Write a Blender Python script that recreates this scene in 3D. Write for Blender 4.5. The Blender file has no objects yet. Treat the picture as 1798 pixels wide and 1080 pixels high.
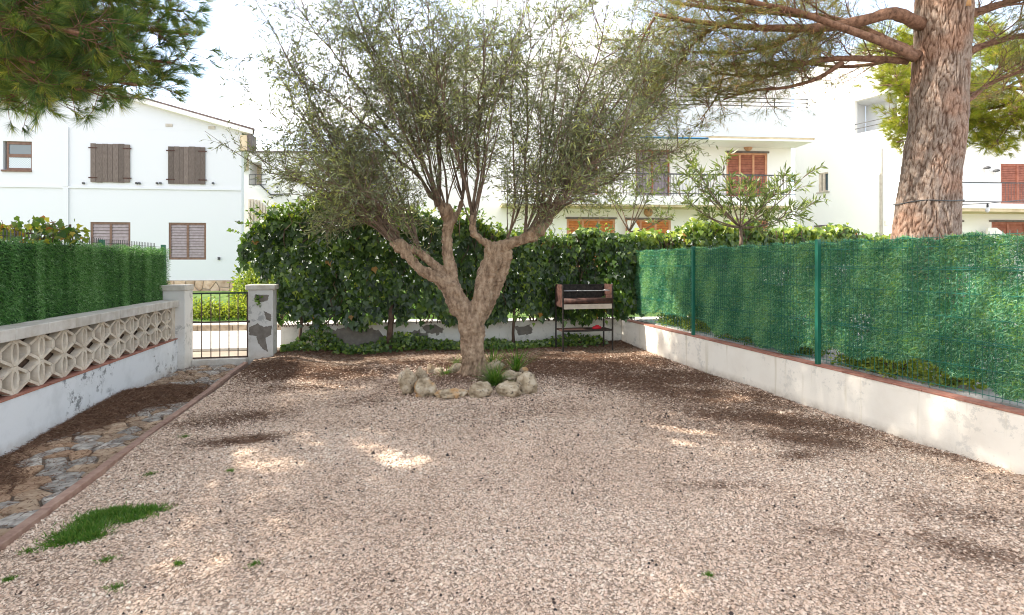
import bpy, math, random
import numpy as np
from mathutils import Vector, Matrix, noise as mnoise
random.seed(7); RNG = np.random.default_rng(7)
scene = bpy.context.scene
COL = scene.collection
# ------------------------------------------------------------------ camera
FPX, TH, CX, HY, EYE = 960.0, math.atan(219/960), 899.0, 463.0, 1.60
cam_d = bpy.data.cameras.new('camera'); cam = bpy.data.objects.new('camera', cam_d); COL.objects.link(cam)
cam.location = (0, 0, EYE); cam.rotation_euler = (math.radians(90), 0, -TH)
cam_d.sensor_width = 36; cam_d.lens = FPX/1798*36; cam_d.shift_y = -77/1798
cam_d.clip_start = 0.05; cam_d.clip_end = 1000
scene.camera = cam
# ------------------------------------------------------------------ light
SUN_AZ, SUN_EL = math.radians(-82), math.radians(41)      # azimuth clockwise from +Y
world = bpy.data.worlds.new('World'); scene.world = world; world.use_nodes = True
wn, wl = world.node_tree.nodes, world.node_tree.links
wn.clear()
wo = wn.new('ShaderNodeOutputWorld'); bg = wn.new('ShaderNodeBackground')
sky = wn.new('ShaderNodeTexSky'); sky.sky_type = 'NISHITA'; sky.sun_disc = False
sky.sun_elevation = SUN_EL; sky.sun_rotation = SUN_AZ
sky.dust_density = 1.5; sky.ozone_density = 1.5
tc = wn.new('ShaderNodeTexCoord'); mp = wn.new('ShaderNodeMapping'); mp.inputs['Scale'].default_value = (1.0, 1.0, 2.6)
cn = wn.new('ShaderNodeTexNoise'); cn.inputs['Scale'].default_value = 2.2; cn.inputs['Detail'].default_value = 7; cn.inputs['Roughness'].default_value = .55
cr = wn.new('ShaderNodeValToRGB'); cr.color_ramp.elements[0].position = .44; cr.color_ramp.elements[1].position = .70
cr.color_ramp.elements[0].color = (0.18, 0.18, 0.18, 1)
mx = wn.new('ShaderNodeMix'); mx.data_type = 'RGBA'
wl.new(tc.outputs['Generated'], mp.inputs[0]); wl.new(mp.outputs[0], cn.inputs['Vector']); wl.new(cn.outputs[0], cr.inputs[0])
wl.new(cr.outputs[0], mx.inputs[0]); wl.new(sky.outputs[0], mx.inputs[6]); mx.inputs[7].default_value = (6.1, 5.75, 5.2, 1)
wl.new(mx.outputs[2], bg.inputs[0]); bg.inputs[1].default_value = 0.15
wl.new(bg.outputs[0], wo.inputs[0])
sun_d = bpy.data.lights.new('sun', 'SUN'); sun_d.energy = 2.9; sun_d.angle = math.radians(.53); sun_d.color = (1, .93, .82)
sun = bpy.data.objects.new('sun', sun_d); COL.objects.link(sun)
S = Vector((math.sin(SUN_AZ)*math.cos(SUN_EL), math.cos(SUN_AZ)*math.cos(SUN_EL), math.sin(SUN_EL)))
sun.rotation_euler = S.to_track_quat('Z', 'Y').to_euler(); sun.location = S*60
scene.view_settings.view_transform = 'Standard'; scene.view_settings.look = 'None'
scene.view_settings.exposure = 1.8; scene.view_settings.gamma = 1; scene.view_settings.use_curve_mapping = False
scene.render.engine = 'CYCLES'
scene.cycles.max_bounces = 7; scene.cycles.diffuse_bounces = 4; scene.cycles.transmission_bounces = 4
scene.cycles.sample_clamp_indirect = 6; scene.cycles.pixel_filter_type = 'BLACKMAN_HARRIS'; scene.cycles.filter_width = 1.05
# ------------------------------------------------------------------ geometry of the view: pixel of the photo -> point of the place
CT, ST = math.cos(TH), math.sin(TH)
def ray(px, py):
    r = (px-CX)/FPX; u = (HY-py)/FPX
    return Vector((ST + r*CT, CT - r*ST, u))
O = Vector((0, 0, EYE))
def at_d(px, py, d): return O + ray(px, py)*d
def at_z(px, py, z=0.0):
    v = ray(px, py); return O + v*((z-EYE)/v.z)
def at_y(px, py, Y):
    v = ray(px, py); return O + v*(Y/v.y)
def at_x(px, py, X):
    v = ray(px, py); return O + v*(X/v.x)
class Frame:
    """a vertical plane through a point; local x along it, local y away from the camera, z up"""
    def __init__(s, p, deg):
        s.a = math.radians(deg); s.p = Vector((p[0], p[1], 0)); s.e = Vector((math.cos(s.a), math.sin(s.a), 0)); s.n = Vector((-math.sin(s.a), math.cos(s.a), 0))
    def uz(s, px, py, v=0.0):
        r = ray(px, py); t = (v - (O-s.p).dot(s.n))/r.dot(s.n); q = O + r*t
        return (q-s.p).dot(s.e), q.z
    def u(s, px, v=0.0): return s.uz(px, HY, v)[0]
    def z(s, px, py, v=0.0): return s.uz(px, py, v)[1]
# ------------------------------------------------------------------ materials
def new_mat(name):
    m = bpy.data.materials.new(name); m.use_nodes = True
    nt = m.node_tree; b = nt.nodes['Principled BSDF']; b.inputs['Specular IOR Level'].default_value = .3
    return m, nt.nodes, nt.links, b
def c4(c): return (c[0], c[1], c[2], 1)
def coords(n, l, mode, scale=(1, 1, 1)):
    mp = n.new('ShaderNodeMapping'); mp.inputs['Scale'].default_value = scale
    if mode == 'world': g = n.new('ShaderNodeNewGeometry'); l.new(g.outputs['Position'], mp.inputs[0])
    else: g = n.new('ShaderNodeTexCoord'); l.new(g.outputs['Object'], mp.inputs[0])
    return mp.outputs[0]
def noise(n, l, vec, scale, detail=4, rough=.55):
    t = n.new('ShaderNodeTexNoise'); t.inputs['Scale'].default_value = scale; t.inputs['Detail'].default_value = detail; t.inputs['Roughness'].default_value = rough
    l.new(vec, t.inputs['Vector']); return t.outputs[0]
def ramp(n, l, fac, stops):
    r = n.new('ShaderNodeValToRGB'); e = r.color_ramp.elements
    while len(e) < len(stops): e.new(.5)
    for i, (p, c) in enumerate(stops): e[i].position = p; e[i].color = c4(c) if not isinstance(c, (int, float)) else (c, c, c, 1)
    l.new(fac, r.inputs[0]); return r.outputs[0]
def mix(n, l, fac, a, b, mode='MIX'):
    m = n.new('ShaderNodeMix'); m.data_type = 'RGBA'; m.blend_type = mode
    for i, x in ((0, fac), (6, a), (7, b)):
        if hasattr(x, 'links') or hasattr(x, 'is_linked'): l.new(x, m.inputs[i])
        elif isinstance(x, (int, float)): m.inputs[i].default_value = x
        else: m.inputs[i].default_value = c4(x)
    return m.outputs[2]
def bump(n, l, b, h, strength, dist):
    bp = n.new('ShaderNodeBump'); bp.inputs['Strength'].default_value = strength; bp.inputs['Distance'].default_value = dist
    l.new(h, bp.inputs['Height']); l.new(bp.outputs[0], b.inputs['Normal']); return bp
def simple(name, c1, c2, scale=6, rough=.8, bscale=40, bst=.3, bd=.004, mode='world', stretch=(1, 1, 1), spread=(.35, .65), rnd=0.0, metal=0, spec=.3):
    m, n, l, b = new_mat(name)
    v = coords(n, l, mode, stretch)
    col = ramp(n, l, noise(n, l, v, scale, 6), [(spread[0], c1), (spread[1], c2)])
    if rnd:
        oi = n.new('ShaderNodeObjectInfo'); hs = n.new('ShaderNodeHueSaturation')
        mr = n.new('ShaderNodeMapRange'); mr.inputs[3].default_value = 1-rnd; mr.inputs[4].default_value = 1+rnd
        l.new(oi.outputs['Random'], mr.inputs[0]); l.new(mr.outputs[0], hs.inputs['Value']); l.new(col, hs.inputs['Color']); col = hs.outputs[0]
    l.new(col, b.inputs['Base Color']); b.inputs['Roughness'].default_value = rough; b.inputs['Metallic'].default_value = metal; b.inputs['Specular IOR Level'].default_value = spec
    if bst: bump(n, l, b, noise(n, l, v, bscale, 5, .6), bst, bd)
    return m
def leaf_mat(name, stops, trans=.4, rough=.5, spec=.4, tcol=None, tmul=1.6):
    """colour from the face attribute tint, with light passing through"""
    m, n, l, b = new_mat(name)
    at = n.new('ShaderNodeAttribute'); at.attribute_name = 'tint'
    col = ramp(n, l, at.outputs['Fac'], stops)
    l.new(col, b.inputs['Base Color']); b.inputs['Roughness'].default_value = rough; b.inputs['Specular IOR Level'].default_value = spec
    if trans:
        tr = n.new('ShaderNodeBsdfTranslucent'); ms = n.new('ShaderNodeMixShader'); ms.inputs[0].default_value = trans
        l.new(mix(n, l, 1.0, col, tcol or (tmul, tmul*1.05, tmul*.45), 'MULTIPLY'), tr.inputs[0])
        l.new(b.outputs[0], ms.inputs[1]); l.new(tr.outputs[0], ms.inputs[2]); l.new(ms.outputs[0], n['Material Output'].inputs[0])
    return m
def plaster(name, base, stain, amt=.35, zfoot=.0, spots=0.0, scale=2.2, streak=0):
    m, n, l, b = new_mat(name)
    v = coords(n, l, 'world')
    f = ramp(n, l, noise(n, l, v, scale, 8, .65), [(.48, 0.0), (.75, 1.0)])
    col = mix(n, l, mix(n, l, 1.0, f, (amt, amt, amt), 'MULTIPLY'), base, stain)
    if spots:
        s = ramp(n, l, noise(n, l, v, 9, 8, .75), [(.53, 0.0), (.59, 1.0)])
        s2 = ramp(n, l, noise(n, l, v, 1.3, 3, .5), [(.47, 0.0), (.56, 1.0)])
        col = mix(n, l, mix(n, l, 1.0, mix(n, l, 1.0, s, s2, 'MULTIPLY'), (spots, spots, spots), 'MULTIPLY'), col, (.16, .17, .17))
    if zfoot:
        g = n.new('ShaderNodeNewGeometry'); sp = n.new('ShaderNodeSeparateXYZ'); l.new(g.outputs['Position'], sp.inputs[0])
        mr = n.new('ShaderNodeMapRange'); mr.inputs[1].default_value = zfoot; mr.inputs[2].default_value = 0.0; l.new(sp.outputs[2], mr.inputs[0])
        f2 = mix(n, l, 1.0, mr.outputs[0], ramp(n, l, noise(n, l, v, 7, 6, .7), [(.3, .1), (.7, .85)]), 'MULTIPLY')
        col = mix(n, l, f2, col, (.36, .29, .22))
    if streak:
        v2 = coords(n, l, 'world', (3.2, 3.2, .25))
        f3 = ramp(n, l, noise(n, l, v2, 2.1, 4, .5), [(.60, 0.0), (.68, streak)])
        col = mix(n, l, f3, col, (.50, .42, .26))
    l.new(col, b.inputs['Base Color']); b.inputs['Roughness'].default_value = .9
    bump(n, l, b, noise(n, l, v, 60, 6, .6), .35, .004)
    return m
MAT = {}
MAT['shade_plaster'] = plaster('shaded_white_plaster', (.66, .68, .71), (.66, .69, .70), .5, .0, 0, .6)  # cool shade of unlit fronts and recesses painted into the white plaster
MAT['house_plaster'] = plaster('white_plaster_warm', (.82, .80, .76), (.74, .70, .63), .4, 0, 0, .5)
MAT['sunlit_plaster'] = plaster('sunlit_white_plaster', (.87, .86, .83), (.80, .78, .74), .4, 0, 0, .5)  # sunlit brightness of the long wall put into its base colour
MAT['left_wall'] = plaster('stained_white_plaster', (.76, .78, .79), (.50, .52, .52), .6, .13, .9, 2.5)
MAT['right_wall'] = plaster('cream_white_plaster', (.86, .80, .70), (.72, .64, .53), .5, .10, .25, 2.0, .45)
MAT['back_wall'] = plaster('old_white_plaster', (.74, .71, .65), (.48, .43, .36), .6, .2, .3, 3)
MAT['pillar'] = plaster('pillar_plaster', (.66, .65, .62), (.48, .46, .43), .6, .25, .5, 3)
MAT['cement'] = simple('bare_cement', (.17, .15, .13), (.24, .215, .185), 12, .95, 90, .5, .005)
MAT['cap'] = simple('cast_stone_cap', (.46, .42, .36), (.62, .59, .54), 7, .9, 70, .5, .004, rnd=.06)
MAT['breeze'] = simple('cast_stone_block', (.56, .48, .38), (.72, .65, .54), 9, .9, 80, .4, .003, rnd=.07)
MAT['terracotta'] = simple('terracotta_tile', (.30, .12, .085), (.42, .21, .15), 12, .85, 60, .3, .003, rnd=.12)
MAT['edging'] = simple('edging_clay', (.27, .16, .12), (.38, .25, .19), 14, .9, 70, .5, .004, rnd=.08)
MAT['green_metal'] = simple('green_paint', (.010, .10, .065), (.016, .135, .085), 5, .4, 40, .05, .001, spec=.5)
MAT['rust_frame'] = simple('weathered_gate_paint', (.045, .035, .03), (.13, .085, .065), 30, .6, 90, .3, .002)
MAT['green_frame'] = simple('dark_green_rail', (.012, .028, .022), (.03, .05, .04), 20, .5, 90, .2, .001)
MAT['rust'] = simple('rusty_sheet_steel', (.035, .016, .012), (.095, .045, .034), 14, .7, 60, .4, .003)
MAT['dark_steel'] = simple('sooty_steel', (.02, .017, .016), (.055, .045, .04), 20, .6, 60, .2, .002, metal=.4)
MAT['chrome'] = simple('worn_grill_steel', (.25, .25, .26), (.5, .5, .5), 20, .35, 60, .1, .001, metal=.8)
MAT['cream_board'] = simple('cream_heat_board', (.55, .47, .38), (.68, .60, .50), 8, .8, 60, .2, .002)
MAT['red'] = simple('red_plastic', (.45, .01, .02), (.6, .02, .035), 8, .4, 60, .1, .002)
MAT['old_wood'] = simple('weathered_grey_brown_board', (.075, .055, .047), (.21, .175, .155), 22, .9, 60, .6, .004, mode='object', stretch=(7, 7, .35), spread=(.3, .7), rnd=.22)
MAT['brown_frame'] = simple('brown_window_frame', (.15, .085, .062), (.21, .125, .092), 10, .6, 50, .1, .001)
MAT['slat'] = simple('mauve_grey_louvre', (.27, .22, .23), (.34, .29, .30), 10, .6, 50, .1, .001)
MAT['orange_wood'] = simple('varnished_orange_shutter', (.42, .13, .035), (.62, .22, .06), 6, .5, 50, .1, .001, stretch=(1, 1, 3))
MAT['red_wood'] = simple('red_brown_shutter', (.26, .085, .05), (.38, .14, .085), 6, .5, 50, .1, .001)
MAT['light_frame'] = simple('faded_orange_frame', (.52, .24, .13), (.64, .33, .19), 6, .5, 50, .1, .001)
MAT['rail'] = simple('dark_grey_rail', (.06, .06, .065), (.1, .1, .1), 6, .5, 50, .1, .001)
MAT['soffit'] = simple('cream_soffit', (.55, .43, .28), (.72, .60, .42), 3, .9, 50, .1, .001)
MAT['roof_tile'] = simple('dull_roof_tile', (.10, .075, .065), (.2, .15, .13), 6, .9, 50, .4, .01)
MAT['awning'] = simple('blue_canvas', (.03, .16, .36), (.05, .22, .45), 4, .8, 60, .2, .002)
MAT['lamp'] = simple('terracotta_lamp', (.42, .22, .12), (.55, .32, .2), 8, .6, 60, .1, .001)
MAT['fascia_brown'] = simple('grey_brown_fascia', (.12, .10, .095), (.2, .17, .16), 6, .8, 60, .2, .002)
MAT['road'] = simple('pale_asphalt', (.42, .39, .35), (.50, .47, .42), 3, .95, 60, .4, .004)
MAT['kerb'] = simple('concrete_kerb', (.40, .36, .31), (.52, .48, .42), 8, .95, 60, .4, .004, rnd=.07)
MAT['kerb_brown'] = simple('sandstone_kerb', (.25, .19, .13), (.38, .3, .22), 8, .95, 60, .4, .004, rnd=.1)
MAT['stone_clad'] = simple('pink_sandstone', (.44, .29, .19), (.66, .50, .37), 5, .9, 40, .5, .008, rnd=.2)
MAT['mortar'] = simple('mortar', (.36, .31, .25), (.46, .40, .33), 10, .95, 70, .4, .004)
MAT['paving'] = simple('grey_paving', (.30, .29, .28), (.42, .40, .38), 6, .95, 60, .3, .003, rnd=.08)
MAT['path_bed'] = simple('dark_joint_soil', (.11, .085, .065), (.20, .165, .13), 14, .95, 60, .6, .008)
MAT['stone_grey'] = simple('grey_path_stone', (.20, .18, .16), (.50, .46, .40), 12, .85, 45, .7, .008, mode='world', rnd=.22)
MAT['stone_tan'] = simple('tan_path_stone', (.30, .20, .125), (.44, .33, .23), 9, .85, 45, .7, .008, mode='world', rnd=.15)
MAT['stone_orange'] = simple('orange_path_stone', (.30, .185, .11), (.42, .28, .18), 9, .85, 45, .7, .008, mode='world', rnd=.12)
MAT['wire'] = simple('green_wire', (.012, .11, .08), (.02, .15, .11), 5, .4, 40, 0, .001, spec=.5)
MAT['dead_brown'] = simple('brown_stem', (.06, .038, .026), (.13, .085, .06), 12, .9, 60, .5, .004)
m, n, l, b = new_mat('window_glass'); b.inputs['Base Color'].default_value = (.10, .14, .17, 1); b.inputs['Roughness'].default_value = .08; b.inputs['Specular IOR Level'].default_value = .8; MAT['glass'] = m
m, n, l, b = new_mat('lace_curtain')
v = coords(n, l, 'object', (1, 1, 1)); w = n.new('ShaderNodeTexChecker'); w.inputs['Scale'].default_value = 26; l.new(v, w.inputs[0]); w.inputs[1].default_value = (.62, .68, .7, 1); w.inputs[2].default_value = (.42, .48, .52, 1)
l.new(w.outputs[0], b.inputs['Base Color']); MAT['lace'] = m
m, n, l, b = new_mat('bulb_glass'); b.inputs['Base Color'].default_value = (.75, .75, .72, 1); b.inputs['Roughness'].default_value = .15; MAT['bulb'] = m

def bark_mat(name, c1, c2, c3, sx, sz, bd, fine=70, pits=False):
    m, n, l, b = new_mat(name)
    v = coords(n, l, 'world', (sx, sx, sz))
    nz = noise(n, l, v, 1.0, 9, .65)
    col = ramp(n, l, nz, [(.32, c1), (.5, c2), (.70, c3)])
    v2 = coords(n, l, 'world'); f = noise(n, l, v2, fine, 4, .6)
    col = mix(n, l, .35, col, ramp(n, l, f, [(.3, (.25, .25, .25)), (.7, (1, 1, 1))]), 'MULTIPLY')
    if pits:
        vo = n.new('ShaderNodeTexVoronoi'); vo.inputs['Scale'].default_value = 26; l.new(v2, vo.inputs['Vector'])
        d = ramp(n, l, vo.outputs['Distance'], [(.10, 1.0), (.2, 0.0)]); g = ramp(n, l, noise(n, l, v2, 5, 2), [(.52, 0.0), (.6, .8)])
        col = mix(n, l, mix(n, l, 1.0, d, g, 'MULTIPLY'), col, (.05, .03, .018))
    l.new(col, b.inputs['Base Color']); b.inputs['Roughness'].default_value = .9
    bp = bump(n, l, b, nz, .9, bd); return m
MAT['olive_bark'] = bark_mat('olive_bark', (.13, .08, .05), (.33, .225, .145), (.50, .37, .25), 16, 6, .018, 90, True)
MAT['olive_twig'] = bark_mat('olive_twig', (.11, .075, .055), (.20, .14, .10), (.30, .225, .165), 30, 10, .004)
MAT['pine_branch'] = bark_mat('pine_branch_bark', (.10, .055, .035), (.24, .13, .085), (.36, .21, .14), 18, 18, .012)
# pine bark: fissured plates; colour follows the plate height stored on the mesh
m, n, l, b = new_mat('pine_trunk_bark')
at = n.new('ShaderNodeAttribute'); at.attribute_name = 'plate'
v = coords(n, l, 'world')
plate = ramp(n, l, at.outputs['Fac'], [(.10, (.045, .024, .016)), (.38, (.125, .078, .056)), (.68, (.245, .175, .135)), (1.0, (.38, .31, .26))])
pk = ramp(n, l, noise(n, l, v, 2.2, 3), [(.45, 0.0), (.62, .55)])
plate = mix(n, l, pk, plate, mix(n, l, 1.0, plate, (1.3, .9, .7), 'MULTIPLY'))
plate = mix(n, l, .45, plate, ramp(n, l, noise(n, l, v, 60, 5, .65), [(.3, (.45, .42, .4)), (.7, (1.1, 1.1, 1.1))]), 'MULTIPLY')
l.new(plate, b.inputs['Base Color']); b.inputs['Roughness'].default_value = .92
bump(n, l, b, noise(n, l, v, 45, 6, .7), .8, .012); MAT['pine_bark'] = m

MAT['olive_leaf'] = leaf_mat('olive_leaf', [(0, (.08, .09, .055)), (.4, (.16, .18, .10)), (.75, (.26, .285, .15)), (1, (.48, .50, .17))], .36, .45, .5, None, 1.5)
MAT['oleander_leaf'] = leaf_mat('oleander_leaf', [(0, (.055, .08, .025)), (.5, (.13, .17, .05)), (1, (.26, .29, .10))], .35, .4, .5, None, 1.7)
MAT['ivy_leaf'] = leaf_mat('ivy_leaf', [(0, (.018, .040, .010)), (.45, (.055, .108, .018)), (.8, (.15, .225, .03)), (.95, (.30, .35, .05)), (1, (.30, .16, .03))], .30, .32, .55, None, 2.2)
MAT['light_leaf'] = leaf_mat('sunny_shrub_leaf', [(0, (.05, .09, .02)), (.5, (.12, .18, .04)), (1, (.30, .33, .05))], .4, .45, .4, None, 1.6)
MAT['vine_leaf'] = leaf_mat('vine_leaf', [(0, (.03, .08, .015)), (.5, (.11, .17, .03)), (.8, (.33, .30, .04)), (1, (.30, .12, .04))], .4, .5, .4, None, 1.5)
MAT['pine_needle'] = leaf_mat('pine_needle', [(0, (.030, .065, .030)), (.45, (.075, .135, .045)), (.75, (.17, .21, .05)), (1, (.33, .30, .08))], .42, .5, .4, None, 2.4)
MAT['pine_needle_light'] = leaf_mat('sunlit_pine_needle', [(0, (.10, .13, .02)), (.5, (.21, .23, .035)), (1, (.38, .32, .07))], .5, .5, .3, None, 2.2)
MAT['pine_needle_brown'] = leaf_mat('bronzed_pine_needle', [(0, (.07, .10, .04)), (.45, (.16, .18, .07)), (.75, (.31, .24, .10)), (1, (.46, .27, .14))], .42, .5, .3, None, 1.9)
MAT['screen_left'] = leaf_mat('green_plastic_needles', [(0, (.018, .075, .014)), (.45, (.07, .21, .038)), (.8, (.17, .37, .10)), (1, (.36, .54, .28))], .18, .4, .5, None, 1.4)
MAT['screen_right'] = leaf_mat('bluegreen_plastic_needles', [(0, (.014, .08, .04)), (.4, (.05, .21, .105)), (.75, (.16, .39, .22)), (.95, (.42, .62, .42)), (1, (.26, .42, .08))], .25, .4, .5, None, 1.5)
MAT['grass'] = leaf_mat('grass_blade', [(0, (.035, .10, .012)), (.5, (.085, .20, .025)), (1, (.22, .28, .07))], .35, .5, .3, None, 1.5)
MAT['verge_grass'] = leaf_mat('verge_grass', [(0, (.07, .16, .03)), (1, (.16, .27, .06))], .35, .6, .3, None, 1.4)
MAT['litter'] = leaf_mat('dry_pine_needles', [(0, (.06, .030, .018)), (.5, (.15, .080, .048)), (.85, (.27, .16, .10)), (1, (.50, .36, .25))], 0, .8, .2)
MAT['gravel'] = leaf_mat('crushed_pink_stone', [(0, (.12, .08, .055)), (.1, (.37, .25, .17)), (.35, (.62, .445, .325)), (.75, (.75, .575, .44)), (1, (.82, .71, .58))], 0, .85, .3)
MAT['cone'] = leaf_mat('fallen_olives_and_cones', [(0, (.012, .009, .010)), (1, (.05, .03, .022))], 0, .6, .4)
# ground under the gravel: colour driven by the litter attribute of the sheet
m, n, l, b = new_mat('gravel_bed')
at = n.new('ShaderNodeAttribute'); at.attribute_name = 'litter'
v = coords(n, l, 'world')
vo = n.new('ShaderNodeTexVoronoi'); vo.inputs['Scale'].default_value = 62; l.new(v, vo.inputs['Vector'])
sp = n.new('ShaderNodeSeparateColor'); l.new(vo.outputs['Color'], sp.inputs[0])
st = ramp(n, l, sp.outputs[0], [(0, (.30, .21, .15)), (.25, (.48, .35, .26)), (.7, (.64, .49, .37)), (1, (.74, .61, .49))])
st = mix(n, l, ramp(n, l, vo.outputs['Distance'], [(.35, 0.0), (.75, .75)]), st, (.16, .115, .085))
soil = ramp(n, l, noise(n, l, v, 30, 6, .7), [(.3, (.095, .055, .036)), (.7, (.23, .145, .10))])
nn = noise(n, l, v, 22, 9, .8)
mm = n.new('ShaderNodeMath'); mm.operation = 'ADD'; l.new(at.outputs['Fac'], mm.inputs[0]); m2 = n.new('ShaderNodeMath'); m2.operation = 'MULTIPLY_ADD'; l.new(nn, m2.inputs[0]); m2.inputs[1].default_value = 1.5; m2.inputs[2].default_value = -.75
l.new(m2.outputs[0], mm.inputs[1])
l.new(mix(n, l, ramp(n, l, mm.outputs[0], [(.34, 0.0), (1.0, .92)]), st, soil), b.inputs['Base Color']); b.inputs['Roughness'].default_value = .95
bump(n, l, b, vo.outputs['Distance'], .8, -.012); MAT['gravel_bed'] = m
m, n, l, b = new_mat('limestone_boulder')
v = coords(n, l, 'object'); wv = coords(n, l, 'world')
col = ramp(n, l, noise(n, l, wv, 9, 7, .6), [(.3, (.17, .12, .07)), (.48, (.42, .33, .22)), (.7, (.64, .55, .42))])
oi = n.new('ShaderNodeObjectInfo'); col = mix(n, l, mix(n, l, 1.0, ramp(n, l, noise(n, l, wv, 5, 3), [(.5, 0.0), (.62, 1.0)]), ramp(n, l, oi.outputs['Random'], [(.55, 0.0), (.75, .8)]), 'MULTIPLY'), col, (.55, .30, .12))
h = noise(n, l, wv, 28, 5, .7); col = mix(n, l, ramp(n, l, h, [(.34, .9), (.42, 0.0)]), col, (.05, .04, .03))
l.new(col, b.inputs['Base Color']); b.inputs['Roughness'].default_value = .95; bump(n, l, b, h, .9, .02); MAT['boulder'] = m
# ------------------------------------------------------------------ mesh helpers
def link(name, me, mat, parent=None, smooth=False, **pr):
    o = bpy.data.objects.new(name, me); COL.objects.link(o)
    if mat is not None and not me.materials: me.materials.append(MAT[mat] if isinstance(mat, str) else mat)
    if smooth: me.polygons.foreach_set('use_smooth', np.ones(len(me.polygons), bool))
    if parent: o.parent = parent
    for k, v in pr.items(): o[k] = v
    return o
def thing(name, label, cat, loc=(0, 0, 0), rot=0.0, group=None):
    o = bpy.data.objects.new(name, None); COL.objects.link(o); o.location = loc; o.rotation_euler = (0, 0, rot)
    o['label'] = label; o['category'] = cat; o.empty_display_size = .2
    if group: o['group'] = group
    return o
class MB:
    def __init__(s): s.v = []; s.f = []
    def add(s, vs, fs):
        k = len(s.v); s.v += [tuple(x) for x in vs]; s.f += [tuple(i+k for i in f) for f in fs]; return s
    def box(s, x0, x1, y0, y1, z0, z1):
        return s.add([(x0, y0, z0), (x1, y0, z0), (x1, y1, z0), (x0, y1, z0), (x0, y0, z1), (x1, y0, z1), (x1, y1, z1), (x0, y1, z1)],
                     [(3, 2, 1, 0), (4, 5, 6, 7), (0, 1, 5, 4), (1, 2, 6, 5), (2, 3, 7, 6), (3, 0, 4, 7)])
    def quad(s, a, b, c, d): return s.add([a, b, c, d], [(0, 1, 2, 3)])
    def prism(s, poly, axis, a0, a1, bev=0.0):
        """poly: 2D points; axis 'x','y','z' is the extrusion; the other two in order"""
        def P(p, a):
            return (a, p[0], p[1]) if axis == 'x' else (p[0], a, p[1]) if axis == 'y' else (p[0], p[1], a)
        n = len(poly); s.add([P(p, a0) for p in poly]+[P(p, a1) for p in poly],
              [tuple(range(n))[::-1], tuple(range(n, 2*n))]+[(i, (i+1) % n, n+(i+1) % n, n+i) for i in range(n)]); return s
    def bar(s, a, b, w, h=None):
        a = Vector(a); b = Vector(b); h = h or w; d = (b-a).normalized(); up = Vector((0, 0, 1)) if abs(d.z) < .9 else Vector((0, 1, 0))
        x = d.cross(up).normalized()*w/2; y = x.cross(d).normalized()*h/2
        return s.add([a-x-y, a+x-y, a+x+y, a-x+y, b-x-y, b+x-y, b+x+y, b-x+y], [(3, 2, 1, 0), (4, 5, 6, 7), (0, 1, 5, 4), (1, 2, 6, 5), (2, 3, 7, 6), (3, 0, 4, 7)])
    def tube(s, pts, rad, n=8, wob=0.0, cap=True):
        pts = [Vector(p) for p in pts]; k = len(pts); vs = []; x = None
        for i, p in enumerate(pts):
            d = (pts[min(i+1, k-1)]-pts[max(i-1, 0)]).normalized()
            if x is None: x = d.cross(Vector((.31, .77, .2))).normalized()
            x = (x - d*x.dot(d)).normalized(); y = d.cross(x)
            r = rad[i] if hasattr(rad, '__len__') else rad
            for j in range(n):
                t = 2*math.pi*j/n; rr = r*(1+wob*(mnoise.noise((p.x*9+math.cos(t)*1.2, p.y*9+math.sin(t)*1.2, p.z*4)))) if wob else r
                vs.append(p + (x*math.cos(t)+y*math.sin(t))*rr)
        fs = [(i*n+j, i*n+(j+1) % n, (i+1)*n+(j+1) % n, (i+1)*n+j) for i in range(k-1) for j in range(n)]
        if cap: fs += [tuple(range(n))[::-1], tuple((k-1)*n+j for j in range(n))]
        return s.add(vs, fs)
    def lathe(s, prof, n=12, c=(0, 0, 0)):
        k = len(prof); vs = [(c[0]+r*math.cos(2*math.pi*j/n), c[1]+r*math.sin(2*math.pi*j/n), c[2]+z) for r, z in prof for j in range(n)]
        return s.add(vs, [(i*n+j, i*n+(j+1) % n, (i+1)*n+(j+1) % n, (i+1)*n+j) for i in range(k-1) for j in range(n)]+[tuple(range(n))[::-1], tuple((k-1)*n+j for j in range(n))])
    def mesh(s, name='m'):
        me = bpy.data.meshes.new(name); me.from_pydata(s.v, [], s.f); me.update(); return me
    def build(s, name, mat, parent=None, smooth=False, **pr): return link(name, s.mesh(name), mat, parent, smooth, **pr)
def box(name, mat, parent, x0, x1, y0, y1, z0, z1, bev=0.0, **pr):
    o = MB().box(x0, x1, y0, y1, z0, z1).build(name, mat, parent, **pr)
    if bev:
        md = o.modifiers.new('bevel', 'BEVEL'); md.width = bev; md.segments = 2
    return o
def big(name, V, F, mat, parent=None, tint=None, smooth=False, attr='tint', **pr):
    """V (n,3), F (m,k) numpy; tint (m,) face attribute"""
    me = bpy.data.meshes.new(name); V = np.ascontiguousarray(V, np.float32); F = np.ascontiguousarray(F, np.int32); m_, k = F.shape
    me.vertices.add(len(V)); me.vertices.foreach_set('co', V.ravel()); me.loops.add(m_*k); me.loops.foreach_set('vertex_index', F.ravel())
    me.polygons.add(m_); me.polygons.foreach_set('loop_start', np.arange(0, m_*k, k, dtype=np.int32)); me.polygons.foreach_set('loop_total', np.full(m_, k, np.int32))
    me.update(calc_edges=True)
    if tint is not None:
        a = me.attributes.new(attr, 'FLOAT', 'FACE' if len(tint) == m_ else 'POINT'); a.data.foreach_set('value', np.ascontiguousarray(tint, np.float32))
    return link(name, me, mat, parent, smooth, **pr)
def unit(a): return a/np.maximum(np.linalg.norm(a, axis=-1, keepdims=True), 1e-9)
def rdir(n): return unit(RNG.normal(size=(n, 3)))
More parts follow.
